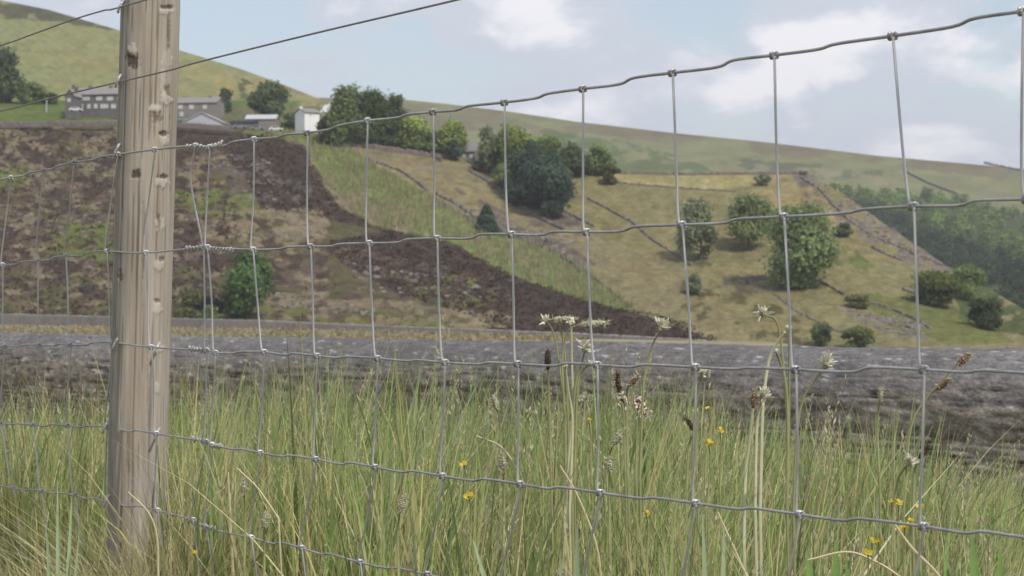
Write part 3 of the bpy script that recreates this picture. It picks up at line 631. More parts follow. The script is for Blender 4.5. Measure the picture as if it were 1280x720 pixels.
# far parapet wall beyond the crest road
fx = np.arange(-300, 1000, 2.0); fz = np.interp(fx, FWx, FWz); ft = np.interp(fx, FWx, FWt)
top = P(fx, ft, fz); nrm = np.array([0, 1, 0])
bot = top.copy(); bot[:, 2] = ground_z(bot[:, 0], bot[:, 1])-.4
n = len(fx); jz = lambda s: (rng.random(n)-.5)[:, None]*np.array([0, 0, s])
V_ = np.stack([bot, top-np.array([0, 0, .10])+jz(.03), top+np.array([0, .05, -.02])+jz(.03), top+np.array([0, .5, 0])+jz(.03), bot+np.array([0, .6, 0])], 1).reshape(-1, 3)
Fs_ = [(i*5+k, (i+1)*5+k, (i+1)*5+k+1, i*5+k+1) for i in range(n-1) for k in range(4)]+[tuple(range(5)), tuple((n-1)*5+k for k in range(5))[::-1]]
m_fw = mat('far_parapet_stone', lin(166, 158, 152, .95), noise=[(.25, .15), (2.5, .2)], rough=.95, spec=.05)
o = mk('parapet_wall', V_, Fs_, m_fw); tag(o, 'distant low grey wall running across below the heather bank, beyond the ochre grass', 'wall')
# ochre grass beyond the near wall
pts = np.stack([rng.uniform(-30, 720, 5200), rng.uniform(408, 427, 5200)], 1)
gzz = 1.2*F/(pts[:, 1]-392); ok = gzz < np.interp(pts[:, 0], FWx, FWz)-1; pts = pts[ok]; gzz = gzz[ok]
gp = P(pts[:, 0], pts[:, 1], gzz); gp[:, 2] = ground_z(gp[:, 0], gp[:, 1])
c = np.repeat(gp, 3, 0)+rng.normal(size=(len(gp)*3, 3))*np.array([.3, .3, .05])
V_, Fq = quads_at(c+np.array([0, 0, .05]), rng.normal(size=c.shape)+np.array([0, -.6, .4]), np.full(len(c), .13)*(.4+rng.random(len(c))))
cc = np.where(rng.random(len(c))[:, None] < .82, lin(170, 160, 130, .85), lin(140, 128, 104, .8))*(.8+.4*rng.random(len(c)))[:, None]
o = mk('dry_grass', V_, Fq, m_leaf, colors=np.repeat(cc, 4, 0)); tag(o, 'strip of dry ochre grass between the near wall and the distant wall', 'grass', kind='stuff')

# ------------------------------------------------------------------ near wall (rounded coping)
L0 = -6.0; L1_ = 34.0
al = np.arange(L0, L1_, .032)
# profile: from the front foot, up, over the round coping, down the back.  (offset behind the front face, height rel. top)
prof = []
for z in np.arange(-1.25, -.36, .0065): prof.append((-.16*((-.36-z)/.9), z))
for a in np.linspace(0, math.pi, 110): prof.append((.36-.36*math.cos(a), -.36+.36*math.sin(a)**.75))
for z in np.linspace(-.40, -1.3, 8): prof.append((.72, z))
prof = np.array(prof); arc = np.concatenate([[0], np.cumsum(np.linalg.norm(np.diff(prof, axis=0), axis=1))])
Anew = np.meshgrid(al, np.arange(len(prof)), indexing='ij')
S_, I_ = Anew; off = prof[I_, 0]; hz = prof[I_, 1]; ar = arc[I_]
WT = WP1.copy()                                     # silhouette point of coping at the right edge
topz = WT[2]+(S_*0)
# normals of profile
pn = np.gradient(prof, axis=0); pn = np.stack([-pn[:, 1], pn[:, 0]], 1); pn /= np.linalg.norm(pn, axis=1)[:, None]+1e-9
cap = sstep(ar, arc[-1]*.0+.98, 1.08)*0
course = ar/.026+1.3*fbm(S_*1.3, ar*3, 41, 3)
cf = course-np.floor(course); row = np.floor(course)
joint = np.maximum(sstep(cf, .78, .95), 1-sstep(cf, .0, .12))
st = S_/.17+row*.37+vnoise(row*7.3, S_*0, 2)*5; sf = st-np.floor(st); vj = 1-sstep(np.abs(sf-.5), .42, .5)
stone_r = vnoise(np.floor(st)*3.7, row*5.1, 6)
onface = 1-.6*sstep(hz, -.22, -.06)
d = (-.006*joint*onface*1.5*sstep(fbm(S_*7, ar*22, 81, 3), .38, .62)-.007*(1-vj)*onface+.010*(stone_r-.5)*onface+.016*(fbm(S_*9, ar*34, 44, 4, .7)-.5)+.020*(fbm(S_*.7, ar*1.2, 45, 2)-.5))
off2 = off+pn[I_, 0]*d; hz2 = hz+pn[I_, 1]*d
base2 = np.stack([WP1[0]+wdir[0]*S_, WP1[1]+wdir[1]*S_], -1)
xy = base2+wnor*(off2-.25)[..., None]
V_ = np.concatenate([xy, (WP1[2]+hz2)[..., None]], -1).reshape(-1, 3)
lich = sstep(fbm(S_*20, ar*30, 47, 5, .65), .69, .74)*sstep(hz, -.62, -.10)
low_dark = sstep(fbm(S_*1.1, ar*2.2, 48, 4), .38, .62)*(1-sstep(hz, -.62, -.25))  # patchy darker tone, stronger low on the wall face
bc = lin(148, 138, 126, .90)[None, None]*(.75+.35*stone_r+.9*(fbm(S_*4, ar*7, 49, 5, .65)-.5)+1.5*(fbm(S_*26, ar*46, 56, 4, .75)-.5))[..., None]
topc = lin(130, 126, 125, .70)*(.45+.55*fbm(S_*3, ar*4, 51, 5, .62)+.65*fbm(S_*16, ar*42, 55, 4, .7))[..., None]
k_ = sstep(hz+.10*(fbm(S_*1.5, ar, 52, 3)-.5), -.34, -.02)[..., None]
cw = bc*(1-k_)+topc*k_
cw = cw*(1-.42*joint[..., None]*(onface[..., None])*(1.5*sstep(fbm(S_*7, ar*22, 81, 3), .38, .62))[..., None])*(1-.25*(1-vj)[..., None]*(onface[..., None]))
cw = cw*(1-.45*low_dark[..., None])+lin(200, 200, 200, .5)*lich[..., None]*.9
sj = (S_+.25*0)/1.55; mj = 1-sstep(np.abs((sj+.02*(vnoise(ar*9, S_*0, 5)-.5))-np.round(sj))*1.55, .012, .030); mj = (mj*(.35+.65*vnoise(np.round(sj)*3.3, ar*2, 9)))[..., None]
cw = cw*(1-.6*mj)+lin(178, 172, 164, .62)*.6*mj
cw = cw*(.88+.24*vnoise(np.floor(sj+.5)*5.7, S_*0, 8))[..., None]
m_wall = mat('parapet_stone', attr=True, noise=[(18, .25), (60, .35)], rough=.95, spec=.05, bump=(50, .7, .010), stretch=(1, 1, 1.6))
o = mk('stone_parapet', V_, gridfaces(len(al), len(prof)), m_wall, colors=cw.reshape(-1, 3), smooth=True)
tag(o, 'near dark stone wall with rounded lichened top running behind the grass', 'wall')

# ------------------------------------------------------------------ wooden post
def Zf(px):
    px = np.asarray(px, float)
    r = 1.71/np.maximum(1-.468*(1280-px)/1135, .2); z145 = 1.71/.532
    l_ = 1/(1/z145+(1/3.62-1/z145)*(145-px)/132)
    return np.where(px >= 145, r, l_)
rp = .0443
Zp = float(Zf(147))+.028
ax = smoothline([P(189.5, -160, Zp), P(188.5, 0, Zp), P(183, 190, Zp), P(176.5, 420, Zp), P(172.5, 560, Zp), P(171, 690, Zp), P(170, 800, Zp)], 1)
zz = np.linspace(P(0, 790, Zp)[2], P(0, -150, Zp)[2], 620)
axx = np.interp(zz, ax[::-1, 2], ax[::-1, 0]); thn = 150; th = np.arange(thn)*2*math.pi/thn
TH, ZZ = np.meshgrid(th, zz); AX = np.interp(ZZ, zz, axx)
r = rp*(1+.035*(fbm(TH/1.2*0+np.cos(TH)*1.3+5, ZZ*2+np.sin(TH), 61, 3)-.5))+.0018*(fbm(np.cos(TH)*9+20, ZZ*3+np.sin(TH)*9, 62, 4)-.5)
# left side stays round; a greyer strip is mixed into its colour

px_, py_ = proj(np.stack([AX+r*np.cos(TH), Zp+r*np.sin(TH), ZZ], -1)); front = np.sin(TH) < .15
wood = lin(186, 176, 162, .72)*(.62+.50*fbm(np.cos(TH)*14+30, ZZ*2.2+np.sin(TH)*14, 63, 5, .6)+.32*fbm(TH*26, ZZ*3.2, 67, 3, .7))[..., None]
warm = sstep(fbm(np.cos(TH)*4+3, ZZ*5+np.sin(TH)*4, 64, 4), .42, .66)[..., None]
wood = wood*(1-.12*warm*np.array([.7, 1.0, 1.3]))
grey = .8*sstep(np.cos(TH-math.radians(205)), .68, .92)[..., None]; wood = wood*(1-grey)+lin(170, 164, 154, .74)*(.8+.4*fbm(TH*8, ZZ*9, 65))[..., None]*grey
# grain cracks
ck = fbm(TH*22, ZZ*5.5, 66, 3); crack = sstep(ck, .66, .74)[..., None]; wood = wood*(1-.42*crack); r = r-.0012*crack[..., 0]
def mark(cx, cy, rx, ry, dent, colr, amt=.78):
    global wood, r
    q = np.sqrt(((px_-cx)/rx)**2+((py_-cy)/ry)**2)+1.5*(fbm(px_/2.2, py_/4.5, int(cx+cy), 4)-.5)
    m_ = (1-sstep(q, .65, 1.1))*front; r = r-dent*.55*m_; wood = wood*(1-amt*m_[..., None])+colr*amt*m_[..., None]
dkk = lin(74, 62, 54, .6); pal = lin(208, 198, 186, .78); mdk = lin(128, 114, 100, .7)
for m_ in [(165, 76, 9, 11, -.0005+.003, dkk), (166, 62, 6, 8, -.003, pal), (195, 147, 7, 8, .004, mdk), (194, 136, 9, 5, -.002, pal), (170, 218, 6, 7, .004, dkk), (150, 344, 4, 8, .002, mdk),
           (205, 175, 6, 8, -.003, pal), (205, 167, 7, 3, .004, dkk), (201, 228, 8, 7, -.003, pal), (203, 221, 7, 3, .004, dkk), (200, 280, 6, 8, -.002, pal), (199, 277, 2, 10, .003, mdk), (199, 331, 6, 8, -.003, pal), (201, 324, 6, 3, .003, mdk),
           (197, 384, 6, 8, -.002, pal), (197, 376, 5, 3, .003, mdk), (206, 122, 8, 9, -.003, pal), (210, 114, 5, 7, .003, mdk), (209, 75, 7, 12, -.001, pal, .5), (208, 14, 9, 6, -.002, pal), (209, 9, 8, 3, .004, dkk), (211, 40, 1.6, 32, .003, mdk), (213, 190, 1.2, 50, .001, mdk, .5),
           (198, 436, 8, 6, -.002, pal, .7), (160, 560, 3, 30, .001, mdk, .4), (185, 480, 2, 60, .001, mdk, .4), (178, 300, 1.5, 70, .001, mdk, .4), (184, 620, 24, 40, 0, lin(180, 174, 168, .8), .4), (196, 600, 5, 8, -.002, pal, .5), (196, 485, 5, 7, -.002, pal, .6), (204, 95, 3, 20, .001, pal, .5)]:
    mark(*m_)
V_ = np.stack([AX+r*np.cos(TH), Zp+r*np.sin(TH), ZZ], -1).reshape(-1, 3)
i = np.arange((len(zz)-1)*thn); ri = i//thn; ci = i % thn; Fq = np.stack([ri*thn+ci, ri*thn+(ci+1) % thn, (ri+1)*thn+(ci+1) % thn, (ri+1)*thn+ci], 1)
ctop = np.array([[axx[-1], Zp, zz[-1]+.002]]); V_ = np.concatenate([V_, ctop]); tI = (len(zz)-1)*thn
Fl = Fq.tolist()+[(tI+k, tI+(k+1) % thn, len(V_)-1) for k in range(thn)]
proot = empty('fence_post', (axx[0], Zp, 0)); tag(proot, 'round weathered pale wooden post with knots and staples, carrying the wire fence', 'post')
m_wood = mat('weathered_wood', attr=True, noise=[(8, .10), (30, .13), (90, .10)], rough=.9, spec=.12, bump=(45, .5, .002), stretch=(1, 1, .12))
mk('timber', V_, Fl, m_wood, proot, colors=np.concatenate([wood.reshape(-1, 3), [[.4, .38, .35]]]), smooth=True)
m_galv = mat('galvanised_wire', (.36, .352, .35), rough=.45, metal=.3, noise=[(14, .2), (60, .25)], spec=.5)
m_galv_l = mat('galvanised_stay', (.48, .47, .465), rough=.42, metal=.3, noise=[(60, .12)], spec=.5)
m_rust = mat('old_wire', (.26, .245, .235), rough=.6, metal=.3, noise=[(80, .2)])
def staple(px, py, s=1, m=None):
    c = P(px, py, Zp-.030 if px < 160 else Zp-.045)
    a = np.linspace(0, math.pi, 9); pts_ = np.stack([.004*np.cos(a)*s+c[0], c[1]-.006*np.sin(a), c[2]+.009*np.cos(a)*s], 1)
    V_, Fq_ = tube(pts_, .0019, 6); mk('staple', V_, Fq_, m or m_galv_l, proot)
for s_ in [(146, 188), (148, 101), (151, 8), (196, 436), (196, 543), (144, 430), (132, 533), (133, 626)]: staple(*s_)

# ------------------------------------------------------------------ wire fence
stays = [
 [(1445,-16),(1462,240),(1478,474),(1490,692),(1470,880)],
 [(1278,14),(1283,249),(1291,467),(1296,674),(1278,840)],
 [(1115,45),(1141,258),(1154,462),(1154,658),(1136,815)],
 [(967,69),(979,271),(994,462),(999,643),(980,795)],
 [(840,91),(852,281),(869,459),(869,629),(846,775)],
 [(728,111),(733,290),(746,456),(750,616),(728,757)],
 [(630,128),(639,293),(647,455),(650,605),(625,737)],
 [(541,140),(546,298),(556,453),(553,595),(534,718)],
 [(459,151),(461,304),(472,448),(469,584),(450,703)],
 [(384,166),(388,308),(396,445),(395,574),(377,685)],
 [(317,174),(316,312),(330,440),(325,566),(314,672)],
 [(262,184),(259,309),(269,441),(265,556),(258,660)],
 [(244,182),(254,309),(258,438),(257,552),(241,650)],
 [(193,187),(182,316),(189,434),(195,542),(197,638)],
 [(147,193),(134,314),(141,428),(133,534),(133,627)],
 [(92,203),(82,320),(88,431),(84,532),(94,619)],
 [(54,213),(47,326),(49,431),(41,531),(52,614)],
 [(13,222),(3,331),(6,433),(1,529),(17,610)],
 [(-30,232),(-40,338),(-37,434),(-42,527),(-25,604)],
]
nst = len(stays)
for s_ in stays:                                        # sixth row hidden in the grass
    x5, y5 = s_[4]; s_.append((x5+(.06*(y5-392)), 392+(y5-392)*1.40))
froot = empty('wire_fence', (P(640, 400, 2.3)[0], 2.3, 0)); tag(froot, 'galvanised square-mesh stock fence of horizontal and upright wires across the foreground', 'fence')
rz_ = lambda x, jj=0: Zf(x)
def off_post(P3, bulge=0): return P3
extra = {(0, 2): [], (1, 1): [(1232, 246)], (1, 3): [(1225, 662)]}
for k in range(6):
    pts_ = []
    for i in range(nst-1):
        a = np.array(stays[i][k], float); b = np.array(stays[i+1][k], float); sc_ = 1.9/float(Zf((a[0]+b[0])/2))
        amp = sc_*rng.uniform(1.2, 3.4)*(1 if 2 <= k or True else 1); sg = 1 if k in (0, 1) else -1
        m0 = rng.uniform(.36, .5); pts_.append(a)
        if 134 <= b[0] <= 260: continue
        pts_.append(a+(b-a)*m0+np.array([0, -amp*.8])); pts_.append(a+(b-a)*(m0+.17)+np.array([0, amp*.9]))
    pts_.append(np.array(stays[-1][k], float))
    q = smoothline(np.array(pts_), 5); p3 = P(q[:, 0], q[:, 1], Zf(q[:, 0])-.001)
    V_, Fq_ = tube(p3, .00155 if k == 0 else .00135, 8)
    mk('line_wire', V_, Fq_, m_galv, froot)
def knot_mesh(c, s):
    t = np.linspace(0, 2*math.pi*2.6, 34); d = np.array([-fdir[0], -fdir[1], 0]); u_ = np.array([0, 0, 1.0]); n_ = np.array([.833, .553, 0])
    pts_ = c+d[None]*((t/t[-1]-.5)*.0075*s)[:, None]+(np.cos(t)[:, None]*u_+np.sin(t)[:, None]*n_)*(.0026*s)
    return tube(pts_, .0012, 6)
for i, s_ in enumerate(stays):
    ps = []
    for k in range(5):
        a = np.array(s_[k], float); b = np.array(s_[k+1], float); sc_ = 1.9/float(Zf(a[0]))
        bow = rng.uniform(-2.5, 2.5)*sc_
        if i == 12 and k == 0: m1 = np.array([239, 228.]); q = smoothline(np.array([a, m1, b]), 8)
        else:
            a2 = a+np.array([1.2, 1.0])*sc_; b2 = b+np.array([-3.6, -1.5])*sc_
            m1 = a2+(b2-a2)*.5+np.array([bow, 0]); m2 = a2+(b2-a2)*.85+np.array([bow*.5-1.0*sc_, 0])
            q = smoothline(np.array([a2, m1, m2, b2, b]), 5)
        ps.append(tube(P(q[:, 0], q[:, 1], Zf(q[:, 0])-.0042), .00125, 7))
    V_, Fq_ = join(ps); so = mk('stay_wire', V_, Fq_, m_galv_l, froot)
    for k in range(5):
        c = P(s_[k][0], s_[k][1], float(Zf(s_[k][0]))-.002); V_, Fq_ = knot_mesh(c, 1.15)
        mk('knot', V_, Fq_, m_galv_l if i > 9 else m_galv, so)
# splices where the two rolls of netting are twisted together
for (xa, ya, xb, yb) in [(233, 184, 244, 183), (246, 183, 262, 186), (264, 184, 278, 179), (232, 311, 252, 310), (258, 311, 292, 313), (236, 436, 257, 438), (240, 549, 256, 551), (262, 557, 277, 558), (232, 650, 246, 653), (252, 658, 270, 661)]:
    n_ = 60; t = np.linspace(0, 1, n_); px_l = xa+(xb-xa)*t; py_l = ya+(yb-ya)*t; tw = abs(xb-xa)/4.2*2*math.pi
    c = P(px_l, py_l, Zf(px_l)-.002); rr = .0030*(1+.25*np.sin(t*9)); c = c+np.stack([0*t, -np.cos(t*tw)*rr, np.sin(t*tw)*rr], 1)
    V_, Fq_ = tube(c, .0014, 6); mk('splice', V_, Fq_, m_galv_l, froot)
# plain strained wires above the netting
def strand(pts_, label):
    q = smoothline(np.array(pts_, float), 8); V_, Fq_ = tube(P(q[:, 0], q[:, 1], Zf(q[:, 0])-.002), .0013, 7)
    o = mk('strand_wire', V_, Fq_, m_rust); tag(o, label, 'wire', 'plain wires above the netting')
strand([(-120, 92), (0, 57), (40, 43), (90, 25), (130, 13), (150, 9), (260, -25), (600, -140), (1300, -420)], 'upper plain wire leaving the top of the post to the left')
strand([(-120, 164), (0, 139), (70, 121), (146, 103), (215, 87), (250, 77), (400, 40), (570, 0), (900, -80), (1300, -190)], 'lower plain wire crossing in front of the post and rising to the right')

# ------------------------------------------------------------------ grass
m_grass = mat('grass_blades', attr=True, rough=.6, spec=.2, trans=.42)
G_gr = lin(148, 168, 100, 1.05); G_dk = lin(124, 138, 86, 1.0); G_st = lin(206, 196, 150, .98); G_ol = lin(180, 176, 118, 1.1); G_bl = lin(150, 168, 130, .9)
def blades(n, zr, xs, hr, wr, cmix, lean=(.1, .45), seg=6, seed=0, zpow=2, droop=(.0, .5), clump=True, free=False):
    Z = (rng.uniform(zr[0]**zpow, zr[1]**zpow, n))**(1/zpow)
    x = rng.uniform(-1, 1, n)*(.262*Z+.10) if xs is None else rng.uniform(xs[0], xs[1], n)
    if clump:
        keep = vnoise(x*9, Z*9, 71)+.55*rng.random(n) > .45; x = x[keep]; Z = Z[keep]; n = len(x)
    z0 = ground_z(x, Z); hn = .30+.62*fbm(x*2.4, Z*2.0, 72, 3)+.72*fbm(x*7, Z*4, 74, 2)
    h = rng.uniform(hr[0], hr[1], n)*hn
    px = 640+F*x/Z
    # longest growth left-centre; a little shorter toward the right edge
    h = h*np.interp(px, [-100, 250, 700, 1000, 1250, 1300], [1.0, .97, 1.0, .92, .80, .55])
    if not free: h = np.where(Z < Zf(px)+.04, np.where(Z > 2.55, np.minimum(h, .33)*.9, np.minimum(h, .30)*.8), h)*np.where((Z < 3.6) & (px < 330), .90, 1)
    lz = rng.uniform(lean[0], lean[1], n)**1.2*h; a = rng.random(n)*6.283+0.0; dx = np.cos(a)*lz+.02; dy = np.sin(a)*lz
    dr = rng.uniform(droop[0], droop[1], n)**1.6*h
    w_ = rng.uniform(wr[0], wr[1], n); t = np.linspace(0, 1, seg+1)
    cx = x[:, None]+dx[:, None]*t**1.8; cy = Z[:, None]+dy[:, None]*t**1.8; cz = z0[:, None]+h[:, None]*(t-.06*t**3)-dr[:, None]*.6*t**4
    fa = rng.random(n)*math.pi; fa = np.where(rng.random(n) < .6, rng.normal(size=n)*.5, fa)
    wt = (w_[:, None]/2)*np.minimum(1, (1.0-t**2.2)*1.0+.05)*(.7+.6*np.sin(np.pi*np.minimum(t+.25, 1)))
    ox = np.cos(fa)[:, None]*wt; oy = np.sin(fa)[:, None]*wt
    A = np.stack([cx-ox, cy-oy, cz], -1); B = np.stack([cx+ox, cy+oy, cz], -1)
    V_ = np.stack([A, B], 2).reshape(-1, 3)
    b0 = (np.arange(n)*(seg+1)*2)[:, None]+(np.arange(seg)*2)[None]; Fq_ = np.stack([b0, b0+1, b0+3, b0+2], -1).reshape(-1, 4)
    # colour mix
    ps = np.array([m_[1] for m_ in cmix], float); st_amt = np.interp(px, [0, 250, 420, 800, 1280], [1.5, 1.7, 1.0, .9, 1.3])*np.interp(Z, [2, 3, 4.5], [1.7, 1.15, .8])
    P_ = np.tile(ps, (n, 1)); P_[:, 0] *= st_amt*(.5+1.2*fbm(x*3, Z*3, 73, 3)); P_ /= P_.sum(1)[:, None]; cum = P_.cumsum(1); ix = (rng.random(n)[:, None] > cum).sum(1).clip(0, len(cmix)-1)
    cc = np.array([m_[0] for m_ in cmix])[ix]*((.60+.64*rng.random(n))*(.74+.55*fbm(x*5, Z*4, 75, 3)))[:, None]
    return V_, Fq_, np.repeat(cc, (seg+1)*2, 0), (x, Z, z0, h, dx, dy, dr)
Vs = []; Fs = []; Cs = []; off = 0
cm = [(G_st, .20), (G_gr, .36), (G_ol, .24), (G_dk, .15), (G_bl, .05)]
for args in [dict(n=44000, zr=(1.95, 5.4), xs=None, hr=(.26, .44), wr=(.0026, .0056), cmix=cm),
             dict(n=16000, zr=(2.1, 5.6), xs=None, hr=(.36, .53), wr=(.0018, .0038), cmix=cm, lean=(.05, .3)),
             dict(n=9000, zr=(2.2, 5.2), xs=None, hr=(.34, .52), wr=(.0045, .0085), cmix=[(G_ol, .3), (G_gr, .4), (G_dk, .15), (G_bl, .15)], lean=(.03, .35), droop=(0, .35)),
             dict(n=2600, zr=(2.0, 4.6), xs=None, hr=(.34, .50), wr=(.003, .006), cmix=[(G_st, .7), (lin(222, 212, 178, 1.0), .3)], lean=(.1, .7)),
             dict(n=1500, zr=(2.3, 5.0), xs=None, hr=(.22, .42), wr=(.009, .016), cmix=[(G_ol, .3), (G_gr, .45), (G_bl, .25)], lean=(.2, .7), droop=(.1, .5)),
             dict(n=9000, zr=(2.6, 5.2), xs=None, hr=(.22, .40), wr=(.0016, .003), cmix=[(G_st, .55), (lin(176, 164, 128, .9), .25), (G_ol, .2)], lean=(.3, 1.3), droop=(.2, .9)),
             dict(n=9000, zr=(1.7, 3.4), xs=None, hr=(.14, .30), wr=(.0015, .0034), cmix=[(G_st, .65), (G_ol, .25), (G_gr, .10)], lean=(.3, 1.1)),
             dict(n=4500, zr=(5.0, 11), xs=None, hr=(.24, .42), wr=(.003, .007), cmix=cm),
             dict(n=1500, zr=(2.9, 3.12), xs=(-.72, -.42), hr=(.24, .40), wr=(.0014, .0030), free=True, cmix=[(G_st, .35), (lin(160, 142, 108, .8), .3), (G_ol, .35)], lean=(.2, 1.1), clump=False)]:
    V_, Fq_, cc, _ = blades(**args); addc(V_, Fq_, cc)
o = mk('grass', np.concatenate(Vs), np.concatenate(Fs), m_grass, colors=np.concatenate(Cs)); tag(o, 'long uncut green and straw-coloured grass filling the foreground behind the fence', 'grass', kind='stuff')
# flowering grass: thin stems with open panicles
Vs = []; Fs = []; Cs = []; off = 0
V_, Fq_, cc, (x, Z, z0, h, dx, dy, dr) = blades(1500, (2.2, 5.2), None, (.38, .54), (.0011, .0017), [(G_st, .6), (G_ol, .4)], lean=(.05, .3))
addc(V_, Fq_, cc); per = 26; n = len(x)
t = np.repeat(.70+.30*rng.random((n, per)).reshape(-1), 1); idx = np.repeat(np.arange(n), per)
cx = x[idx]+dx[idx]*t**1.8; cy = Z[idx]+dy[idx]*t**1.8; cz = z0[idx]+h[idx]*(t-.06*t**3)-dr[idx]*.6*t**4
sp = np.where(rng.random(n) < .35, .012, .0035)[idx]*(1.15-(t-.7)/.3*.9); a = rng.random(len(t))*6.28
c = np.stack([cx+np.cos(a)*sp*rng.random(len(t)), cy+np.sin(a)*sp*rng.random(len(t)), cz+rng.normal(size=len(t))*.003], 1)
up = np.stack([np.cos(a)*.5, np.sin(a)*.5, np.ones(len(t))], 1); up /= np.linalg.norm(up, axis=1)[:, None]; s_ = .0042*(.6+.8*rng.random(len(t)))[:, None]
sd_ = np.cross(up, rng.normal(size=up.shape)); sd_ /= np.linalg.norm(sd_, axis=1)[:, None]
V_ = np.stack([c-up*s_, c+sd_*s_*.3, c+up*s_, c-sd_*s_*.3], 1).reshape(-1, 3)
pc = np.array([lin(206, 196, 160, 1.0), lin(190, 178, 150, .95), lin(182, 188, 138, .95)])[rng.integers(0, 3, n)][idx]*(.75+.5*rng.random(len(t)))[:, None]
addc(V_, np.arange(len(V_)).reshape(-1, 4), np.repeat(pc, 4, 0))
o = mk('flowering_grass', np.concatenate(Vs), np.concatenate(Fs), m_grass, colors=np.concatenate(Cs)); tag(o, 'tall thin grass stems with straw seed plumes standing above the grass', 'grass', kind='stuff')

# ------------------------------------------------------------------ individual meadow plants
m_stem = mat('plant_stem', lin(160, 162, 112, .85), rough=.6, noise=[(30, .15)], trans=.1)
m_stemp = mat('pale_stem', lin(206, 204, 168, .9), rough=.5, noise=[(30, .12)], trans=.1)
m_fluff = mat('cream_petals', lin(226, 222, 200, .92), rough=.8, noise=[(200, .18)], trans=.25)
m_pink = mat('pinkish_seed', lin(218, 202, 184, .95), rough=.8, noise=[(200, .25)], trans=.2)
m_brown = mat('brown_seed', lin(100, 82, 64, .7), rough=.9, noise=[(300, .3)])
m_red = mat('rusty_seed', lin(150, 112, 92, .75), rough=.9, noise=[(300, .3)])
m_soft = mat('soft_grey_spike', lin(188, 184, 156, .9), rough=.9, noise=[(400, .25)], trans=.15)
m_yel = mat('yellow_petals', (.62, .50, .06), rough=.5, noise=[(100, .1)], trans=.25)
m_dkgreen = mat('dock_leaf', lin(124, 154, 84, .95), rough=.5, noise=[(30, .15)], trans=.25)
m_glau = mat('glaucous_leaf', lin(160, 176, 136, .95), rough=.5, noise=[(25, .12)], trans=.25)
def blobmesh(c, axis, L_, R_, seed, lump=.25, n=10, m=14):
    axis = np.asarray(axis, float); axis /= np.linalg.norm(axis); ref = np.array([.3, 1, .2]); A = np.cross(axis, ref); A /= np.linalg.norm(A); B = np.cross(axis, A)
    V_ = []; Fq_ = []
    for i in range(m):
        t = i/(m-1); rr = R_*max(.02, math.sin(math.pi*min(.99, max(.01, t)))**.6)
        for k in range(n):
            a = k*2*math.pi/n; rj = rr*(1+lump*(float(vnoise(i*1.7+seed, k*2.3, seed))-.5)*2)
            V_.append(c+axis*(t-.5)*L_+A*rj*math.cos(a)+B*rj*math.sin(a))
    for i in range(m-1):
        for k in range(n): Fq_.append((i*n+k, i*n+(k+1) % n, (i+1)*n+(k+1) % n, (i+1)*n+k))
    Fq_.append(tuple(range(n))[::-1]); Fq_.append(tuple((m-1)*n+k for k in range(n)))
    return np.array(V_), Fq_
def petal(c, d, L_, W_, curl=.2):
    d = np.asarray(d, float); d /= np.linalg.norm(d); s = np.cross(d, rng.normal(size=3)); s /= np.linalg.norm(s); nn_ = np.cross(d, s)
    pr = []
    for t, w_ in ((0, .25), (.35, .8), (.7, 1), (1, .35)):
        m_ = c+d*L_*t+nn_*curl*L_*t*t; pr += [m_-s*W_*w_/2, m_+s*W_*w_/2]
    return np.array(pr), [(0, 1, 3, 2), (2, 3, 5, 4), (4, 5, 7, 6)]
def stem3(root, pts_, Z, r0, r1, m):
    q = smoothline(np.array(pts_, float), 8); p = P(q[:, 0], q[:, 1], Z)
    p = p+np.stack([0*p[:, 0], .012*np.sin(np.linspace(0, 3, len(p))), 0*p[:, 0]], 1)
    b = p[-1].copy(); b[2] = float(ground_z(b[0], b[1]))-.01
    p = np.vstack([p, (p[-1]*.5+b*.5)+np.array([.004, 0, 0]), b]); V_, Fq_ = tube(p, np.linspace(r1, r0, len(p)), 7); mk('stem', V_, Fq_, m, root); return p
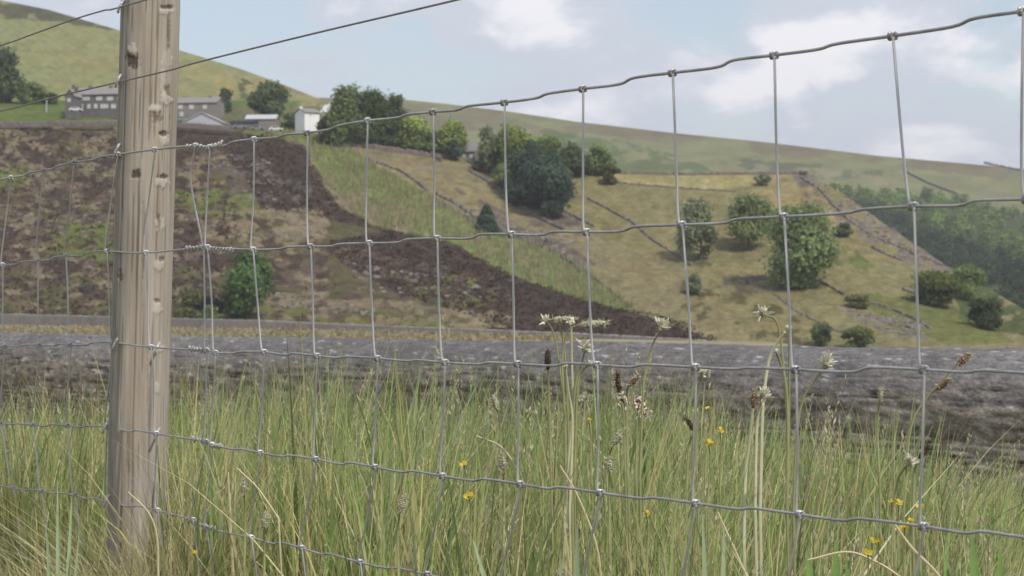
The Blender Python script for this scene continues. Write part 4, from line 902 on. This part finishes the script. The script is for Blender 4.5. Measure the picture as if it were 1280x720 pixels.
def plant(name, pts_, Z, head, label, cat='wildflower', group=None, r=(.0016, .0010), ms=None, size=1.0, axis=None):
    b = P(pts_[-1][0], pts_[-1][1], Z); b[2] = ground_z(b[0], b[1]); root = empty(name, b); tag(root, label, cat, group)
    p = stem3(root, pts_, Z, r[0], r[1], ms or m_stem); c = p[0]; dirv = p[0]-p[3]; dirv = dirv/np.linalg.norm(dirv) if axis is None else np.array(axis, float)
    size = size*(.8 if head in ('ragged', 'round') else 1)
    sd2 = int(abs(c[0]*1000)) % 97
    if head == 'ragged':                                     # withered cream flower: petals and bracts pointing up
        ps = [petal(c, dirv*1.1+rng.normal(size=3)*.5, (.0105*size*rng.uniform(.35, 1.25)), .0036*size, rng.uniform(-.8, .9)) for _ in range(60)]
        V_, Fq_ = join(ps); mk('petals', V_, Fq_, m_fluff, root); V_, Fq_ = blobmesh(c+dirv*.002, dirv, .010*size, .0036*size, sd2, .2); mk('flower_base', V_, Fq_, m_soft, root)
    elif head == 'round':
        V_, Fq_ = blobmesh(c+dirv*.004*size, dirv, .013*size, .0055*size, sd2, .3); mk('flower_head', V_, Fq_, m_fluff, root)
        V_, Fq_ = join([petal(c+dirv*.004*size, rng.normal(size=3), .0085*size, .0025*size) for _ in range(18)]); mk('petals', V_, Fq_, m_fluff, root)
    elif head in ('spike', 'darkspike', 'softspike', 'rust'):
        L_ = {'spike': .036, 'darkspike': .026, 'softspike': .021, 'rust': .018}[head]*size; R_ = {'spike': .0042, 'darkspike': .0034, 'softspike': .0042, 'rust': .003}[head]*size
        V_, Fq_ = blobmesh(c+dirv*L_*.45, dirv, L_, R_, sd2, .35, 12, 22)
        mm = {'spike': m_soft, 'darkspike': m_brown, 'softspike': m_soft, 'rust': m_red}[head]; mk('seed_head', V_, Fq_, mm, root)
        hr_ = join([petal(c+dirv*L_*rng.uniform(.05, .95)+rng.normal(size=3)*R_*.3, rng.normal(size=3)+dirv*.4, R_*1.5, .0009) for _ in range(170)]); mk('bristles', hr_[0], hr_[1], m_soft if head != 'darkspike' else m_brown, root)
    elif head == 'cluster':
        V_, Fq_ = join([petal(c+rng.normal(size=3)*.005*size, rng.normal(size=3), .007*size, .004*size) for _ in range(44)]); mk('petals', V_, Fq_, m_pink, root)
        V_, Fq_ = blobmesh(c, dirv, .012*size, .004*size, sd2, .3); mk('flower_base', V_, Fq_, m_brown, root)
    elif head == 'yellow':
        ps = []
        nrm_ = np.array([rng.normal()*.3, -.6, .8]); nrm_ /= np.linalg.norm(nrm_); A = np.cross(nrm_, [1, 0, 0]); A /= np.linalg.norm(A); B = np.cross(nrm_, A)
        for k in range(5):
            a = k*2*math.pi/5; d = A*math.cos(a)+B*math.sin(a); ps.append(petal(c, d+nrm_*.45, .0068*size, .0062*size, .15))
        V_, Fq_ = join(ps); mk('petals', V_, Fq_, m_yel, root); V_, Fq_ = blobmesh(c+nrm_*.001, nrm_, .003*size, .0017*size, sd2, .1, 8, 6); mk('flower_centre', V_, Fq_, m_yel, root)
    return root
WG = 'withered pale flowers in the grass'
plant('withered_flower', [(826,411),(816,432),(808,462),(804,500),(800,600)], 2.5, 'ragged', 'cream ragged flower standing alone, fourth wire span from the right, above the wall top', group=WG, size=1.35, axis=(.35,0,.9))
plant('withered_flower', [(714,405),(715,450),(716,520),(708,600),(706,660)], 2.55, 'round', 'round white flower head on the tallest straight pale stem, above the wall top', group=WG, ms=m_stemp, size=1.0, r=(.0019, .0012))
plant('withered_flower', [(683,402),(690,412),(697,440),(706,520),(708,640)], 2.6, 'ragged', 'small white ragged flower left of the tall round-headed one', group=WG, size=.9, axis=(-.6,0,.6))
plant('withered_flower', [(731,438),(728,452),(720,480),(716,540),(715,640)], 2.52, 'ragged', 'white pointed ragged flower just left of the fifth upright wire, against the wall', group=WG, size=1.35, axis=(.2,0,1))
plant('withered_flower', [(707,458),(711,490),(716,530),(712,640)], 2.5, 'round', 'small white bud below the curved grass spike', group=WG, size=.55, ms=m_stemp)
plant('withered_flower', [(737,455),(728,465),(722,490),(718,600)], 2.54, 'round', 'small white bud touching the knot of the middle wire', group=WG, size=.7, axis=(.6,0,.5))
plant('withered_flower', [(953,393),(970,400),(978,430),(985,520),(984,640)], 2.35, 'ragged', 'white tattered flower bending left above the wall at right of centre', group=WG, size=1.15, axis=(-.3,0,.5))
plant('withered_flower', [(953,497),(950,515),(947,545),(944,640)], 2.3, 'ragged', 'cream ragged head low on the thick pale stem left of the third upright wire', group=WG, size=1.2, r=(.0018, .0014), ms=m_stemp, axis=(.3,0,.8))
plant('bare_stem', [(981,415),(971,431),(963,450),(958,480),(954,520),(950,640)], 2.31, 'none', 'thick pale bare stem slanting up to a cut tip left of the third upright wire', cat='stem', r=(.0021, .0015), ms=m_stemp)
plant('withered_flower', [(970,440),(976,452),(983,475),(986,520),(984,640)], 2.32, 'round', 'small tan bud on a curved stem touching the bare slanting stem', group=WG, size=.6, r=(.0018, .0013), ms=m_stem, axis=(-.4,0,.9))
plant('withered_flower', [(941,510),(937,560),(933,600),(930,680)], 2.3, 'rust', 'dark tipped bud on a short thick pale stem beside the low cream ragged head', group=WG, size=1.1, r=(.0020, .0016), ms=m_stemp)
plant('withered_flower', [(1032,458),(1018,478),(1006,500),(998,540),(992,640)], 2.2, 'ragged', 'yellowish ragged flower on a slanting stem right of the third upright wire', group=WG, size=1.35, axis=(.25,0,1))
plant('withered_flower', [(986,412),(988,470),(988,520),(984,640)], 2.34, 'round', 'faint pale bud close against the third upright wire', group=WG, size=.7)
plant('withered_flower', [(877,468),(874,490),(868,540),(866,620)], 2.45, 'ragged', 'small cream tuft by the fourth upright wire just below the middle wire', group=WG, size=.8)
plant('withered_flower', [(779,500),(783,520),(785,600)], 2.6, 'cluster', 'pinkish white flower cluster, left of a pair above the grass tops', group=WG, size=.7)
plant('withered_flower', [(798,503),(797,530),(795,600)], 2.62, 'cluster', 'pinkish white flower cluster, right of a pair above the grass tops', group=WG, size=.8)
plant('withered_flower', [(806,518),(802,540),(800,600)], 2.6, 'cluster', 'small whitish cluster under the right one of the pair', group=WG, size=.7)
plant('withered_flower', [(1135,580),(1125,600),(1120,640),(1118,690)], 2.1, 'ragged', 'cream husk on a thin stem left of the second upright wire', group=WG, size=1.1, axis=(.4,0,.9))
SG = 'grass and plantain spikes standing above the grass'
plant('grass_spike', [(724,406),(712,412),(706,428),(703,455),(706,520),(708,640)], 2.58, 'spike', 'fuzzy grey spike lying level on an arched dark stalk', 'seed head', SG, axis=(1,0,.08), size=1.0)
plant('grass_spike', [(690,399),(698,404),(706,440),(710,520),(712,640)], 2.61, 'spike', 'pale fuzzy level spike between the two white flowers', 'seed head', SG, axis=(1,0,.02), size=.8)
plant('plantain', [(685,462),(686,500),(688,560),(690,640)], 2.7, 'darkspike', 'dark brown upright plantain head against the wall', 'seed head', SG)
plant('plantain', [(774,490),(780,520),(782,600)], 2.65, 'darkspike', 'dark olive plantain head above the pink clusters', 'seed head', SG, axis=(-.12,0,1), size=.9)
plant('rusty_spike', [(786,482),(784,500),(786,600)], 2.66, 'rust', 'rust brown seed head slanting up right of the dark olive one', 'seed head', SG, axis=(.7,0,.7), size=1.1)
plant('plantain', [(870,540),(862,560),(858,640)], 2.6, 'darkspike', 'dark narrow plantain head below right of the cream tuft', 'seed head', SG, axis=(-.6,0,.8), size=.8)
plant('plantain', [(1148,575),(1145,600),(1142,690)], 2.2, 'darkspike', 'dark brown plantain head touching the second upright wire low down', 'seed head', SG, axis=(.6,0,.8), size=.7)
plant('rusty_spike', [(1196,456),(1180,476),(1160,500),(1140,540),(1130,640)], 2.1, 'rust', 'pinkish brown seed head at the end of a long slanting stalk at right', 'seed head', SG, r=(.0011, .0007), axis=(.8,0,.6), size=1.0)
plant('rusty_spike', [(1170,487),(1155,505),(1138,545),(1128,640)], 2.12, 'rust', 'pinkish brown seed head below the end one on the slanting stalk', 'seed head', SG, r=(.0011, .0007), axis=(.8,0,.6), size=1.0)
for (x_, y_, Z_, ax_, s_, lb) in [(622,512,3.0,(-.3,0,1),1.0,'soft grey seed head left of the sixth upright wire'), (766,556,2.5,(.6,0,.8),.9,'soft grey seed head in the fifth mesh, upper'), (762,590,2.45,(0,0,1),.8,'soft grey seed head in the fifth mesh, lower'),
        (629,588,2.4,(-.1,0,1),.9,'soft grey seed head just left of the sixth upright wire near the fourth line wire'), (720,505,2.7,(.8,0,.6),.9,'soft grey seed head slanting right below the white buds'), (1100,500,2.6,(.1,0,1),.7,'soft seed head against the wall between the second and third upright wires'), (330,660,2.2,(.1,0,1),.7,'soft pale seed head low beside the tenth upright wire'),
        (305,617,2.6,(0,0,1),.8,'white soft seed head in the mesh right of the splice'), (500,640,2.2,(.3,0,1),.8,'soft seed head low in the grass left of the yellow flower')]:
    plant('soft_grass_head', [(x_, y_), (x_+4*ax_[0]*-3, y_+30), (x_-6*ax_[0], y_+90)], Z_, 'softspike', lb, 'seed head', SG, axis=ax_, size=s_)
YG = 'buttercups in the grass'
for (x_, y_, Z_, s_, lb) in [(586,621,2.3,1.15,'largest yellow buttercup, between the sixth and seventh upright wires'), (580,580,2.7,1.0,'blurred yellow buttercup above the largest one'), (808,642,2.3,.9,'pale yellow buttercup low in the fourth mesh'), (868,513,2.6,.9,'yellow buttercup beside the fourth upright wire just under the cream tuft'),
        (885,511,2.7,.7,'faint yellow bud right of the fourth upright wire'), (900,538,2.5,1.0,'yellow buttercup right of the fourth upright wire, upper of two'), (886,555,2.4,1.2,'yellow buttercup right of the fourth upright wire, lower of two'), (1115,628,2.0,.8,'left one of a close pair of yellow buttercups above the fourth line wire'), (1123,629,2.02,.9,'right one of a close pair of yellow buttercups above the fourth line wire'),
        (1150,634,2.0,.8,'yellow buttercup touching the second upright wire'), (1131,660,1.95,1.0,'yellow buttercup just under the fourth line wire left of the knot'), (1138,652,2.05,.8,'small yellow buttercup on the fourth line wire left of the knot'), (1090,677,1.95,.8,'left one of the low pair of yellow buttercups'), (1098,678,1.97,.85,'right one of the low pair of yellow buttercups'),
        (1085,691,1.95,.9,'lowest yellow buttercup, under the low pair'), (243,692,2.3,.8,'orange yellow flower low right of the post'), (736,525,2.8,.7,'dim yellow buttercup behind the fifth upright wire')]:
    plant('buttercup', [(x_, y_), (x_+3, y_+25), (x_+rng.uniform(-6, 6), y_+80)], Z_, 'yellow', lb, 'flower', YG, r=(.0009, .0006), size=s_*.78)
# broad leaves
def leaf_plant(name, px, py, Z, leaves, m, label, wd=.02):
    b = P(px, py, Z); b[2] = ground_z(b[0], b[1]); root = empty(name, b); tag(root, label, 'plant')
    for (tx, ty, ww) in leaves:
        tip = P(tx, ty, Z+rng.uniform(-.03, .03)); Vv = []; n_ = 10
        for k in range(n_+1):
            t = k/n_; c = b*(1-t)+tip*t+np.array([0, -.02*math.sin(math.pi*t), .10*(np.linalg.norm(tip-b))*math.sin(math.pi*t)*.6]); w_ = ww*(math.sin(math.pi*min(1, t*.86+.12))**.8)
            s = np.array([1, .25, 0])*w_/2; Vv += [c-s+np.array([0, 0, 0]), c+np.array([0, .25*w_, -.0]), c+s]
        Fq_ = [(k*3+j, k*3+j+1, k*3+j+4, k*3+j+3) for k in range(n_) for j in range(2)]
        mk('leaf', np.array(Vv), Fq_, m, root, smooth=True)
leaf_plant('dock_plant', 66, 600, 4.2, [(48,550,.022), (68,542,.018), (95,554,.022), (30,562,.018), (60,556,.018)], m_dkgreen, 'dark green broad-leaved dock in the grass left of the post')
leaf_plant('tall_blade_plant', 85, 720, 2.7, [(72,600,.006), (90,622,.007), (58,655,.005), (99,665,.006)], m_glau, 'tall bluish green broad blades at the lower left in front of the post')
leaf_plant('dock_plant', 1225, 740, 2.0, [(1215,668,.022), (1180,690,.02), (1250,690,.024)], m_dkgreen, 'broad green leaves low at the right corner below the fourth line wire')
leaf_plant('dock_plant', 1030, 740, 2.05, [(1010,690,.025), (1045,676,.022), (1060,700,.022)], m_dkgreen, 'broad green leaves low between the second and third upright wires')
leaf_plant('tall_blade_plant', 712, 730, 2.2, [(722,655,.012), (700,690,.009), (592,676,.012)], m_glau, 'pale bluish blade leaf near the bottom left of the fifth upright wire')
leaf_plant('tall_blade_plant', 890, 740, 2.1, [(878,640,.009), (905,660,.010), (860,690,.008)], m_glau, 'slender bluish blades at the foot of the fourth upright wire')
# dead stalks lying across
m_straw = mat('dead_stalk', lin(206, 192, 156, .9), rough=.7, noise=[(40, .15)])
for pts_, Z_, lb in [([(1118,655),(1140,685),(1165,710),(1190,740)], 1.9, 'pale dead stalk slanting down right across the foot of the second upright wire'), ([(296,585),(320,608),(336,630),(348,648)], 2.6, 'pale dead straw slanting across the tenth upright wire'), ([(897,640),(915,680),(935,725)], 2.2, 'thin straw slanting down in the fourth mesh near the bottom'),
                    ([(700,582),(722,620),(745,680),(752,730)], 2.4, 'long straw slanting beside the fifth upright wire'), ([(596,545),(628,560),(648,595),(652,640)], 2.7, 'arched pale straw left of the sixth upright wire'), ([(1010,700),(1060,690),(1100,705),(1130,725)], 2.0, 'bent dry stalk arching at the bottom between the second and third upright wires'),
                    ([(160,615),(185,640),(196,670),(198,720)], 2.75, 'curved greenish dead stem crossing the lower post'), ([(258,640),(270,620),(283,606),(285,590)], 2.9, 'tan dry leaf curl just right of the splice')]:
    q = smoothline(np.array(pts_, float), 8); p = P(q[:, 0], q[:, 1], Z_); b = p[-1].copy(); b[2] = float(ground_z(b[0], b[1])); p = np.vstack([p, p[-1]*.5+b*.5+np.array([.01, .01, 0]), b])
    V_, Fq_ = tube(p, np.linspace(.0010, .0016, len(p)), 6); o = mk('dry_stalk', V_, Fq_, m_straw); tag(o, lb, 'dead stalk', 'dead stalks among the grass')

# ------------------------------------------------------------------ haze
HZ = True
if HZ:
    V_, Fq_ = bxm((0, 0, 160), (12600, 12600, 360+20)); 
    V_[:, 2] = np.where(V_[:, 2] < 160, -18, 330)
    mh = bpy.data.materials.new('haze'); mh.use_nodes = True; n_ = mh.node_tree.nodes; n_.clear(); oo = n_.new('ShaderNodeOutputMaterial'); pv = n_.new('ShaderNodeVolumePrincipled')
    pv.inputs['Color'].default_value = (.95, .95, .97, 1); pv.inputs['Density'].default_value = .00014; pv.inputs['Anisotropy'].default_value = .2
    mh.node_tree.links.new(pv.outputs[0], oo.inputs['Volume'])
    o = mk('haze', V_, Fq_, mh); tag(o, 'faint summer haze over the valley', 'haze', kind='stuff')
